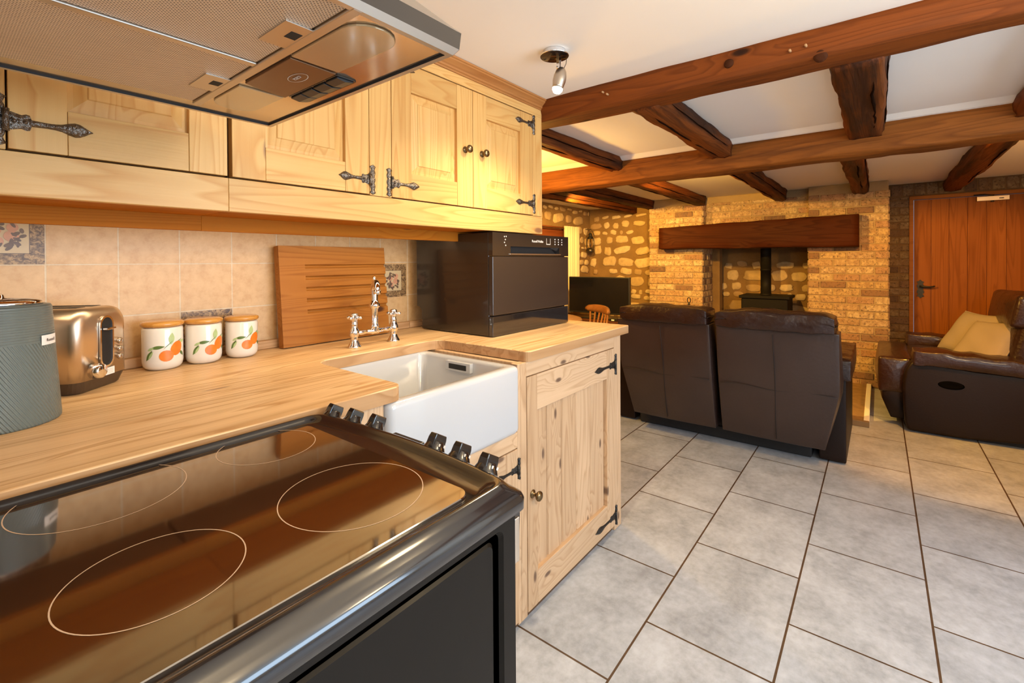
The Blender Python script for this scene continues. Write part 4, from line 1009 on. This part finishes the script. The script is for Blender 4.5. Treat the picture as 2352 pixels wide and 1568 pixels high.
# tabletop dishwasher
dw = thing('dishwasher', 'black tabletop dishwasher on the right end of the worktop', 'dishwasher', (1.7, 1.45, ZW))
DX0, DX1, DY0, DY1, DZ0, DZ1 = 1.412, 1.988, 1.208, 1.668, ZW, 1.338
mb = MB()
side = [(DY0+.022, DZ0+.004), (1.632, DZ0+.004), (1.636, 1.000), (1.642, 1.010), (1.652, 1.015), (DY1, 1.018), (DY1, DZ1), (DY0+.022, DZ1)]
mb.prism([(a, b) for a, b in side], 'x', DX0, DX1, plain('dishwasher_side', (.020, .014, .011), .22, coat=.5)); mb.build('cabinet', dw, bevel=.003)
dwf = plain('dishwasher_front', (.030, .020, .015), .34, .0, coat=.25); dwp = plain('dishwasher_gloss', (.014, .012, .012), .05, coat=1)
MB().box(DX0, DX1, DY0, DY0+.022, 1.003, 1.2405, dwf).build('door', dw, bevel=.003)
MB().box(DX0, DX1, DY0+.002, DY0+.022, DZ0+.003, .999, dwp).build('kick_panel', dw, bevel=.003)
cp = MB()
hx0, hx1, hz0, hz1 = 1.528, 1.905, 1.254, 1.283
cp.box(DX0, hx0, DY0, DY0+.022, 1.2435, DZ1, dwp, bid=.3).box(hx1, DX1, DY0, DY0+.022, 1.2435, DZ1, dwp, bid=.3).box(hx0, hx1, DY0, DY0+.022, hz1, DZ1, dwp, bid=.3).box(hx0, hx1, DY0, DY0+.022, 1.2435, hz0, dwp, bid=.3)
cpo = cp.build('control_panel', dw)
MB().box(hx0-.002, hx1+.002, DY0+.021, DY0+.0225, hz0-.002, hz1+.002, black_mt).add([(hx1-.05, DY0+.002, hz1), (hx1, DY0+.002, hz1-.0), (hx1, DY0+.002, hz0), (hx1-.002, DY0+.02, hz0), (hx1-.05, DY0+.02, hz1)], [(0, 1, 2, 3, 4)], dwp).build('handle_recess', dw)
MB().box(hx0-.01, hx1+.01, DY0-.0045, DY0+.004, hz0-.006, hz0-.001, steel).build('handle_lip', dw, bevel=.0015, label='bright metal lip under the handle')
for i in range(3):
    for j in range(3): MB().lathe([(.0035, 0), (.003, .0012), (.0001, .0014)], label_m, (1.868+j*.030, DY0, 1.322-i*.0115), axis=(0, -1, 0), n=12).build('indicator', cpo)
for i, (u, v) in enumerate(((0, 0), (.012, .001), (.006, -.012), (.0, -.024), (.008, -.036))): MB().lathe([(.0032, 0), (.003, .001), (.0001, .0012)], grey_ink, (1.487+u, DY0, 1.322+v), axis=(0, -1, 0), n=10).build('button', cpo)
for a, b in ((1.795, 1.828),):
    MB().prism([(a, 1.296), (b, 1.296), (b, 1.325), (b-.002, 1.325), (b-.002, 1.300), (a+.002, 1.300), (a+.002, 1.325), (a, 1.325)], 'y', DY0-.0008, DY0, grey_ink).build('display_mark', cpo)
text('lettering', 'Russell Hobbs', .0155, cpo, (1.725, DY0-.0006, 1.309), (PI/2, 0, 0), label_m)

# =================================================================== CEILING SPOT FITTING
sp_ = thing('ceiling_spotlight', 'small ceiling spotlight with a round dark plate, its lit bulb pointing down', 'spotlight', (1.372, .885, ZC))
MB().lathe([(.038, ZC-.001), (.038, ZC-.016), (.0500, ZC-.017), (.0510, ZC-.019), (.0490, ZC-.0205)], chrome, (1.372, .885, 0), n=48, caps=False).build('canopy_rim', sp_)
MB().lathe([(.0001, ZC-.0225), (.046, ZC-.0215), (.0495, ZC-.0195), (.046, ZC-.018), (.0001, ZC-.018)], plain('smoked_mirror', (.05, .035, .03), .1, .8), (1.372, .885, 0), n=48).build('plate', sp_)
mb = MB().box(1.3765, 1.3795, .869, .880, ZC-.062, ZC-.0215, chrome).box(1.383, 1.386, .867, .878, ZC-.062, ZC-.0215, chrome).tube([(1.374, .878, ZC-.058), (1.389, .868, ZC-.058)], .004, chrome)
mb.tube([(1.398, .852, ZC-.030), (1.396, .853, ZC-.045), (1.390, .858, ZC-.062)], .0012, black_pl, n=6); mb.build('bracket', sp_)
hb = Vector((1.389, .866, ZC-.060)); hd_ = (Vector((1.376, .8745, 1.822))-hb).normalized()
MB().lathe([(.0001, 0), (.012, .001), (.0185, .012), (.0225, .03), (.0225, .048), (.019, .066), (.0185, .074), (.017, .074), (.017, .066)], steel_l, hb, axis=hd_, n=32, caps=False).build('lamp_head', sp_)
MB().lathe([(.0001, .060), (.014, .062), (.0180, .070), (.0175, .080), (.012, .088), (.0001, .091)], bulb_m, hb, axis=hd_, n=24).build('bulb', sp_)

# =================================================================== MANTEL, STOVE
mt = thing('mantel_beam', 'huge dark oak mantel beam across the brick fireplace', 'mantel beam', (5.47, 1.08, 1.345))
mb = MB()
def msec(y, x0, zb, zt): return (-y, [V3(x0, y, zt), V3(x0-.01, y, zb+.004), V3(XB-.013, y, zb), V3(XB-.013, y, zt)])
beam_mesh(mb, [msec(2.035, 5.40, 1.350, 1.600), msec(1.5, 5.39, 1.345, 1.615), msec(.8, 5.39, 1.340, 1.632), msec(.142, 5.40, 1.334, 1.640)], mantel_w, .003, 77, 30, .014)
mt_o = mb.build('beam', mt)
sv = thing('wood_stove', 'black cast iron stove with its pipe in the brick fireplace', 'stove', (5.8, .97, 0))
mb = MB().box(5.62, 5.98, .745, 1.195, .12, .80, stove_m); mb.build('firebox', sv, bevel=.012)
MB().box(5.60, 6.0, .725, 1.215, .80, .832, stove_m).build('top_plate', sv, bevel=.006)
d = MB().box(5.600, 5.622, .79, 1.15, .24, .70, stove_m).build('door', sv, bevel=.008)
MB().box(5.596, 5.601, .84, 1.10, .32, .62, tv_black).build('glass', d); MB().tube([(5.60, .80, .44), (5.575, .80, .45), (5.572, .80, .52)], .008, steel).build('handle', d)
for x in (5.66, 5.94):
    for y in (.79, 1.15): MB().box(x-.02, x+.02, y-.02, y+.02, .0, .125, stove_m).build('leg', sv, bevel=.006)
MB().lathe([(.0545, .83), (.0545, .85), (.052, .85), (.052, 1.1), (.055, 1.1), (.055, 1.12), (.052, 1.12), (.052, 1.362)], stove_m, (5.80, .98, 0), n=32, caps=False).build('flue_pipe', sv)
ci = thing('fireside_tool_set', 'black fireside companion set, its loop handle just above the sofa back', 'fireside tools', (5.30, 1.66, .032))
mb = MB().lathe([(.0001, .033), (.085, .033), (.085, .040), (.03, .048), (.012, .055), (.0001, .055)], iron, (5.30, 1.66, 0)); mb.build('base', ci)
mb = MB().tube([(5.30, 1.66, .05), (5.30, 1.66, .735)], .0065, iron).lathe([(.0001, .72), (.012, .725), (.013, .735), (.0001, .75)], iron, (5.30, 1.66, 0)); 
mb.tube([(5.30, 1.66+.018*math.sin(a), .775-.028*math.cos(a)) for a in [2*PI*i/20 for i in range(21)]], .0048, iron, n=8); mb.build('pole', ci)
mb = MB()
for k in range(4):
    a = k*PI/2+.6; dx, dy = math.cos(a), math.sin(a)
    mb.tube([(5.30+dx*r_, 1.66+dy*r_, .715+h_) for r_, h_ in ((.008, 0), (.028, -.006), (.046, -.006), (.052, .006))], .0035, iron, n=8)
mb.build('hook_ring', ci)
for k, nm in enumerate(('poker', 'shovel', 'brush', 'tongs')):
    a = k*PI/2+.6; x, y = 5.30+math.cos(a)*.047, 1.66+math.sin(a)*.047
    mb = MB().tube([(x, y, .70), (x, y, .22 if k else .10)], .0042, iron, n=8).lathe([(.0001, .64), (.008, .65), (.0085, .69), (.004, .70), (.0001, .705)], iron, (x, y, 0), n=12)
    if k == 1: mb.box(x-.03, x+.03, y-.004, y+.004, .10, .23, iron)
    if k == 2: mb.lathe([(.022, .08), (.024, .17), (.006, .22)], black_mt, (x, y, 0), n=14)
    if k == 3: mb.tube([(x+.01, y, .45), (x+.012, y, .10)], .0035, iron, n=8)
    mb.build(nm, ci)

# =================================================================== LANTERN, WINDOW DRESSING, TV
ln = thing('lantern', 'small dark hurricane lantern hanging at the stone corner beside the curtain', 'lantern', (5.80, 3.165, 1.33))
LC = (5.80, 3.165, 0)
MB().lathe([(.0001, 1.335), (.048, 1.336), (.056, 1.345), (.056, 1.375), (.048, 1.390), (.030, 1.398), (.018, 1.402), (.0001, 1.402)], plain('lantern_tank', (.10, .085, .07), .35, .8), LC, n=32).build('fuel_tank', ln)
lg = plain('lantern_glass', (.95, .85, .6), .05, trans=1)
MB().lathe([(.022, 1.402), (.034, 1.43), (.037, 1.455), (.030, 1.495), (.024, 1.525)], lg, LC, n=28, caps=False).build('globe', ln)
MB().lathe([(.026, 1.525), (.040, 1.53), (.036, 1.545), (.022, 1.56), (.022, 1.585), (.028, 1.59), (.012, 1.61), (.0001, 1.612)], iron, LC, n=28).build('chimney_cap', ln)
mb = MB()
for s_ in (-1, 1): mb.tube([(LC[0], LC[1]+s_*.045, 1.375), (LC[0], LC[1]+s_*.058, 1.42), (LC[0], LC[1]+s_*.055, 1.52), (LC[0], LC[1]+s_*.034, 1.555)], .0045, iron, n=8)
mb.build('side_tubes', ln)
mb = MB().tube([(LC[0], LC[1]+.058*math.cos(a), 1.55+.105*math.sin(a)) for a in [PI*i/16 for i in range(17)]], .0026, iron, n=8); mb.build('bail_handle', ln)
MB().tube([(LC[0], LC[1]+.08, 1.660), (LC[0], LC[1]+.04, 1.665), (LC[0], LC[1], 1.652), (LC[0], LC[1]-.008, 1.666)], .004, iron, n=8).build('wall_hook', ln)

w2 = bpy.data.objects.new('window_2', None); COL.objects.link(w2); w2.location = (4.55, YL, 1.2); w2['kind'] = 'structure'; w2['label'] = 'window with a red-brown timber lintel behind the dishwasher'
MB().box(3.8, 5.30, YL-.015, YL+.10, 1.53, 1.665, lintel_w).build('lintel', w2, bevel=.006)
mb = MB()
for a, b in ((3.9, 3.96), (5.14, 5.2), (4.52, 4.58)): mb.box(a, b, YL+.05, YL+.09, .85, 1.53, lintel_w)
mb.box(3.9, 5.2, YL+.05, YL+.09, .85, .90, lintel_w).box(3.9, 5.2, YL+.05, YL+.09, 1.48, 1.53, lintel_w); mb.build('window_frame', w2)
MB().box(3.95, 5.15, YL+.068, YL+.072, .9, 1.48, plain('night_glass', (.02, .022, .028), .05, coat=.5)).build('pane', w2)
cr = thing('curtain_rod', 'thin dark curtain rod with a small finial over the living room window', 'curtain rod', (4.6, YL-.07, 1.63))
MB().tube([(3.7, YL-.07, 1.635), (5.19, YL-.07, 1.635)], .006, iron, n=10).lathe([(.0001, 0), (.010, .002), (.014, .010), (.012, .020), (.0001, .026)], iron, (5.19, YL-.07, 1.635), axis=(1, 0, 0), n=16).build('rod', cr)
MB().tube([(5.16, YL-.07, 1.635), (5.16, YL+.0, 1.635)], .005, iron, n=8).build('bracket', cr); MB().tube([(5.155, YL-.07, 1.63), (5.155, YL-.07, 1.56)], .002, iron, n=6).build('hanging_ring', cr)
ct = MB(); cols = 46; rows = 6; vs = []
for j in range(rows+1):
    z = 1.672-j*(1.672-.55)/rows
    for i in range(cols+1):
        t = i/cols; vs.append((5.13+.36*t, YL-.085+.020*math.sin(t*2*PI*6.5)+.006*math.sin(t*23), z))
ct.add(vs, [(j*(cols+1)+i, j*(cols+1)+i+1, (j+1)*(cols+1)+i+1, (j+1)*(cols+1)+i) for j in range(rows) for i in range(cols)], curtain_m, smooth=True)
co = ct.build('curtain', loc=(5.3, YL-.085, .55)); so_ = co.modifiers.new('thick', 'SOLIDIFY'); so_.thickness = .004
tag(co, 'cream curtain hanging in folds beside the stone corner', 'curtain')

tu = thing('tv_cabinet', 'low dark wooden cabinet beneath the television', 'tv cabinet', (5.1, 2.62, 0))
tuw = wood('tv_cabinet_wood', (.10, .035, .015), (.05, .015, .006), 'y', .1, .4, 14)
MB().box(4.86, 5.34, 2.14, 3.10, .04, .505, tuw).build('carcass', tu, bevel=.004)
MB().box(4.83, 5.36, 2.11, 3.13, .505, .53, tuw).build('top', tu, bevel=.006)
for y0 in (2.16, 2.625):
    d = MB().box(4.845, 4.862, y0, y0+.455, .06, .49, tuw).build('door', tu, bevel=.004); MB().lathe([(.006, 0), (.012, .015), (.0001, .02)], iron, (4.845, y0+(.42 if y0 < 2.3 else .035), .28), axis=(-1, 0, 0), n=14).build('knob', d)
for x in (4.89, 5.31):
    for y in (2.17, 3.07): MB().box(x-.02, x+.02, y-.02, y+.02, 0, .04, tuw).build('foot', tu)
tv = thing('television', 'flat black television in the stone corner beside the chimney breast', 'television', (5.05, 2.62, .53))
TVX = Matrix.Translation((5.05, 2.62, 0))
mb = MB(); mb.box(4.985, 5.03, 2.222, 3.02, .592, 1.028, black_pl); mb.build('casing', tv, bevel=.006)
MB().box(4.9815, 4.986, 2.236, 3.006, .615, 1.016, tv_black).build('screen', tv)
MB().box(5.0, 5.04, 2.58, 2.66, .545, .62, black_pl).box(4.93, 5.12, 2.42, 2.82, .531, .545, black_pl).build('stand', tv, bevel=.003)
sb = thing('media_box', 'small black box with a pale front strip on the cabinet below the television', 'media box', (4.9, 2.42, .53))
MB().box(4.865, 4.975, 2.33, 2.415, .5305, .56, black_pl).build('case', sb, bevel=.003); MB().box(4.8635, 4.866, 2.355, 2.39, .538, .552, label_m).build('display', sb)

# =================================================================== TABLE AND CHAIR BEHIND THE COUNTER
tb = thing('dining_table', 'round pale wooden table just visible past the end of the worktop', 'table', (3.09, 2.33, 0))
TC = (3.09, 2.33, 0)
MB().lathe([(.0001, .722), (.47, .722), (.495, .730), (.50, .738), (.495, .747), (.485, .75), (.0001, .75)], table_w, TC, n=72).build('tabletop', tb)
MB().lathe([(.16, .03), (.05, .07), (.035, .15), (.055, .30), (.04, .45), (.05, .62), (.12, .70), (.13, .722)], table_w, TC, n=28).build('pedestal', tb)
for k in range(4):
    a = k*PI/2+.4; MB().tube([(TC[0]+math.cos(a)*r_, TC[1]+math.sin(a)*r_, z) for r_, z in ((.03, .16), (.15, .13), (.27, .06), (.34, .025))], [.028, .028, .024, .022], table_w).build('foot', tb)
ch = thing('dining_chair', 'orange pine chair with a curved top rail between the table and the sofa', 'chair', (3.66, 1.98, 0))
fx = Vector((-.83, .56, 0)); fy = Vector((.56, .83, 0)); CB = Vector((3.70, 1.955, 0))
def CP(w_, d_, z): return CB+fy*w_+fx*d_+Vector((0, 0, z))
mb = MB(); rings = []
for i in range(17):
    t = -1+i/8; w_ = t*.205; dp = -.045*(1-t*t); hh = .032*(1-.35*abs(t)**3); zc = .785+.008*(1-t*t)
    if abs(t) == 1: hh *= .6
    rings.append([CP(w_, dp-.012, zc-hh), CP(w_, dp-.016, zc), CP(w_, dp-.012, zc+hh), CP(w_, dp+.004, zc+hh+.004), CP(w_, dp+.014, zc+hh*.6), CP(w_, dp+.016, zc-.005), CP(w_, dp+.010, zc-hh)])
mb.loft(rings, chair_w); mb.build('top_rail', ch)
for k in range(6):
    w_ = -.16+k*.064; t = w_/.205; MB().tube([CP(w_, -.045*(1-t*t), .765), CP(w_*.9, -.005, .60), CP(w_*.8, .02, .455)], .0085, chair_w, n=8).build('spindle', ch)
mb = MB(); mb.soft((0, 0, 0), (.42, .42, .035), chair_w, rnd=.016, n=8, X=Matrix.Translation(CB+fx*.20+Vector((0, 0, .445))) @ Matrix.Rotation(math.atan2(fx.y, fx.x), 4, 'Z')); mb.build('seat', ch)
for a, b in ((-.17, .03), (.17, .03), (-.17, .37), (.17, .37)):
    MB().tube([CP(a, b, .44), CP(a*1.1, b+(-.02 if b < .2 else .02), .22), CP(a*1.18, b+(-.04 if b < .2 else .04), .001)], [.018, .020, .014], chair_w).build('leg', ch)
MB().tube([CP(-.18, .03, .2), CP(.18, .03, .2)], .009, chair_w, n=8).tube([CP(-.18, .38, .2), CP(.18, .38, .2)], .009, chair_w, n=8).build('stretcher', ch)

# =================================================================== SOFAS
s1 = thing('sofa', 'dark brown leather recliner sofa seen from behind, facing the fireplace', 'sofa', (3.65, .82, 0), 'brown leather recliner sofas')
MB().box(3.37, 4.05, .32, 1.42, .004, .085, black_mt).build('base_frame', s1, bevel=.006)
MB().box(3.36, 4.02, .30, 1.40, .085, .34, leather_d).build('body', s1, bevel=.02)
def back_panel(y0, y1, flap=0):
    mb = MB(); zb, zt = .118, .815
    def fn(p, q):
        t = (q.z+1)/2                     # 0 bottom .. 1 top
        p = p.copy(); p.x += -.155*t + .155/2 - .018*math.sin(PI*t)*(q.x < 0)
        if flap and q.y < 0: p.y += flap*max(0, 1-t*1.9)*abs(q.y)
        if not flap and q.y > 0: p.y -= .055*max(0, 1-t*1.9)*abs(q.y)
        p.x += .004*math.sin(9*p.y+4*p.z)
        return p
    mb.soft((3.215, (y0+y1)/2, (zb+zt)/2), (.16, y1-y0, zt-zb), leather, rnd=.028, puff=.012, n=18, fn=fn)
    o = mb.build('back_panel', s1)
    xs = lambda z: 3.215-.08+.0775-.155*((z-zb)/(zt-zb))-.018*math.sin(PI*(z-zb)/(zt-zb))-.0115
    ym = (y0+y1)/2
    MB().tube([(xs(z)-.001, ym+.004*math.sin(z*9), z) for z in [zb+.02+i*(zt-zb-.05)/20 for i in range(21)]], .0022, seam_m, n=6).build('seam', o)
    zz = .455; MB().tube([(xs(zz)+.0005, y0+.015+(y1-y0-.03)*i/16, zz+.006*math.sin(i*.6)) for i in range(17)], .0022, seam_m, n=6).build('seam', o)
    return o
back_panel(.165, .795, .075); back_panel(.835, 1.455)
for y0, y1 in ((.185, .795), (.845, 1.425)):
    mb = MB()
    def fn(p, q):
        p = p.copy(); p.z += .004*math.sin(p.y*19)*(q.z > 0)+.0025*math.sin(p.y*47+1)
        p.x += .003*math.sin(p.y*33+p.z*20); p.z -= .018*abs(q.y)**6*(1 if q.z > 0 else -.3); return p
    mb.soft((3.135, (y0+y1)/2, .862), (.21, y1-y0, .104), leather_r, rnd=.048, puff=.012, n=22, fn=fn); mb.build('headrest', s1)
    mb = MB(); mb.soft((3.33, (y0+y1)/2, .60), (.20, y1-y0-.02, .50), leather_r, rnd=.07, puff=.03, n=12, X=None); mb.build('back_cushion', s1)
    mb = MB(); mb.soft((3.76, (y0+y1)/2, .405), (.72, y1-y0-.02, .20), leather_r, rnd=.07, puff=.03, n=12); mb.build('seat_cushion', s1)
    mb = MB(); mb.soft((4.10, (y0+y1)/2, .25), (.12, y1-y0-.03, .32), leather_r, rnd=.05, puff=.02, n=10); mb.build('foot_rest', s1)
for yc, s_ in ((.215, -1), (1.53, 1)):
    mb = MB(); mb.soft((3.78, yc, .285), (.82, .135, .55), leather_d, rnd=.05, puff=.006, n=14)
    mb.box(3.38, 3.42, yc-.055, yc+.055, .03, .42, leather_d)
    o = mb.build('arm', s1)
    mb = MB()
    def fn(p, q): p = p.copy(); p.z += .008*math.sin(p.x*30)+.004*math.sin(p.x*61+p.y*40); return p
    mb.soft((3.74, yc+s_*.004, .565), (.80, .175, .12), leather_r, rnd=.055, puff=.01, n=18, fn=fn); mb.build('arm_pad', o)
    MB().tube([(3.40, yc+s_*.073, .05+.0*i) for i in range(2)]+[(3.40, yc+s_*.0715, .50)], .0025, seam_m, n=6).build('seam', o)

s2 = thing('sofa', 'brown leather recliner sofa side-on by the oak door, holding two cream cushions', 'sofa', (4.9, -.5, 0), 'brown leather recliner sofas')
# side profile (y, z), front is +y
def side_poly(off=0):
    p = [(-.165, .012), (-.148, .06), (-.138, .20), (-.138, .34), (-.150, .43), (-.180, .490), (-.215, .515), (-.30, .500), (-.50, .475), (-.72, .470), (-.90, .46), (-.95, .40), (-.95, .12), (-.92, .085), (-.70, .035), (-.45, .012)]
    return p
def soft_prism(name, poly, x0, x1, m, parent, bev=.018):
    mb = MB(); mb.prism(poly, 'x', x0, x1, m); o = mb.build(name, parent, bevel=bev, seg=4); 
    for p in o.data.polygons: p.use_smooth = True
    return o
a1 = soft_prism('arm', side_poly(), 4.30, 4.46, leather_d, s2)
# pull handle recess
mb = MB(); n = 20
mb.loft([[(4.2995, -.388+.062*q*math.cos(2*PI*i/n), .362+.026*q*math.sin(2*PI*i/n)) if k < 2 else (4.2965, -.388+.062*q*math.cos(2*PI*i/n), .362+.026*q*math.sin(2*PI*i/n)) for i in range(n)] for k, q in enumerate((1.08, 1.0))]+[[(4.2945, -.388+.058*math.cos(2*PI*i/n), .362+.022*math.sin(2*PI*i/n)) for i in range(n)], [(4.2985, -.388+.045*math.cos(2*PI*i/n), .362+.014*math.sin(2*PI*i/n)) for i in range(n)]], plain('recess_black', (.002, .0015, .0015), .9, spec=.05)); mb.build('recliner_handle', a1)
def arm_pad(xc, parent, zoff=0):
    mb = MB()
    def fn(p, q):
        p = p.copy(); t = (q.y+1)/2
        p.z += -.030*(1-t)+.005*math.sin(p.y*42)*max(0, q.z)+.002*math.sin(p.y*77+p.x*60)-.028*max(0, q.y-.75)**1*2
        return p
    mb.soft((xc, -.545, .535+zoff), (.21, .70, .095), leather_r, rnd=.044, puff=.012, n=24, fn=fn); return mb.build('arm_pad', parent)
arm_pad(4.385, a1)
a2 = soft_prism('arm', side_poly(), 5.24, 5.40, leather_d, s2); arm_pad(5.32, a2)
mb = MB(); mb.box(4.46, 5.24, -.90, -.14, .05, .33, leather_d); mb.build('body', s2, bevel=.02)
def fn_seat(p, q):
    p = p.copy(); p.z += -.045*max(0, q.y-.3)+.006*math.sin(p.x*20+p.y*16); return p
mb = MB(); mb.soft((4.85, -.36, .385), (.76, .66, .20), leather_r, rnd=.09, puff=.035, n=20, fn=fn_seat); mb.build('seat_cushion', s2)
mb = MB(); mb.soft((4.83, -.095, .370), (.86, .19, .26), leather_r, rnd=.094, puff=.02, n=20); mb.build('front_roll', s2)
mb = MB(); mb.soft((4.83, -.092, .19), (.84, .14, .27), leather_d, rnd=.06, puff=.012, n=14, fn=lambda p, q: p+Vector((0, -.05*max(0, -q.z), 0))); mb.build('foot_rest', s2)
MB().box(4.36, 5.34, -.85, -.25, .003, .05, black_mt).build('base_frame', s2)
mb = MB(); mb.soft((0, 0, 0), (.80, .26, .52), leather_r, rnd=.12, puff=.03, n=18, X=Matrix.Translation((4.86, -.835, .64)) @ Matrix.Rotation(math.radians(14), 4, 'X'), fn=lambda p, q: p+Vector((0, .006*math.sin(p.x*18+p.z*9), 0))); mb.build('back_cushion', s2)
mb = MB(); mb.soft((0, 0, 0), (.82, .25, .22), leather_r, rnd=.108, puff=.02, n=20, X=Matrix.Translation((4.86, -.825, .845)) @ Matrix.Rotation(math.radians(10), 4, 'X'), fn=lambda p, q: p+Vector((0, 0, .006*math.sin(p.x*26)))); mb.build('headrest', s2)
mb = MB(); mb.soft((0, 0, 0), (.92, .14, .70), leather_d, rnd=.05, puff=.01, n=12, X=Matrix.Translation((4.85, -.955, .50)) @ Matrix.Rotation(math.radians(9), 4, 'X')); mb.build('back_panel', s2)
# cushions
def cushion(c, rot, lab):
    mb = MB(); n = 26; a, b, h = .195, .195, .060; vs = []; fs = []
    for side in (1, -1):
        for i in range(n+1):
            for j in range(n+1):
                u, v = -1+2*i/n, -1+2*j/n
                pin = 1-.10*(1-abs(u)**2.0)*abs(v)**2-.0
                pin2 = 1-.10*(1-abs(v)**2.0)*abs(u)**2
                hh = h*((1-u**4)*(1-v**4))**.55
                hh += .004*math.sin(u*5+v*7)*(1-u*u)*(1-v*v)
                vs.append((a*u*pin2, b*v*pin, side*hh))
    k = (n+1)**2
    for i in range(n):
        for j in range(n):
            q = i*(n+1)+j; fs.append((q, q+n+1, q+n+2, q+1)); fs.append((k+q, k+q+1, k+q+n+2, k+q+n+1))
    X_ = Matrix.Translation(c) @ Euler(rot).to_matrix().to_4x4()
    mb.add(vs, fs, linen, smooth=True, X=X_)
    mb.tube([X_ @ Vector(p) for p in [(a*u*(1-.10*(1-v*v)*u*u), b*v*(1-.10*(1-u*u)*v*v), 0) for u, v in [(-1+2*i/12, -1) for i in range(12)]+[(1, -1+2*i/12) for i in range(12)]+[(1-2*i/12, 1) for i in range(12)]+[(-1, 1-2*i/12) for i in range(13)]]], .004, linen, n=8)
    o = mb.build('cushion', loc=c); tag(o, lab, 'cushion', 'cream cushions on the side-on sofa'); return o
cushion((4.95, -.56, .64), (math.radians(-55), 0, math.radians(32)), 'cream cushion leaning farther back, left of the other on the side-on sofa')
cushion((4.66, -.605, .615), (math.radians(-52), math.radians(4), math.radians(36)), 'cream cushion with creases, nearer the arm of the side-on sofa')
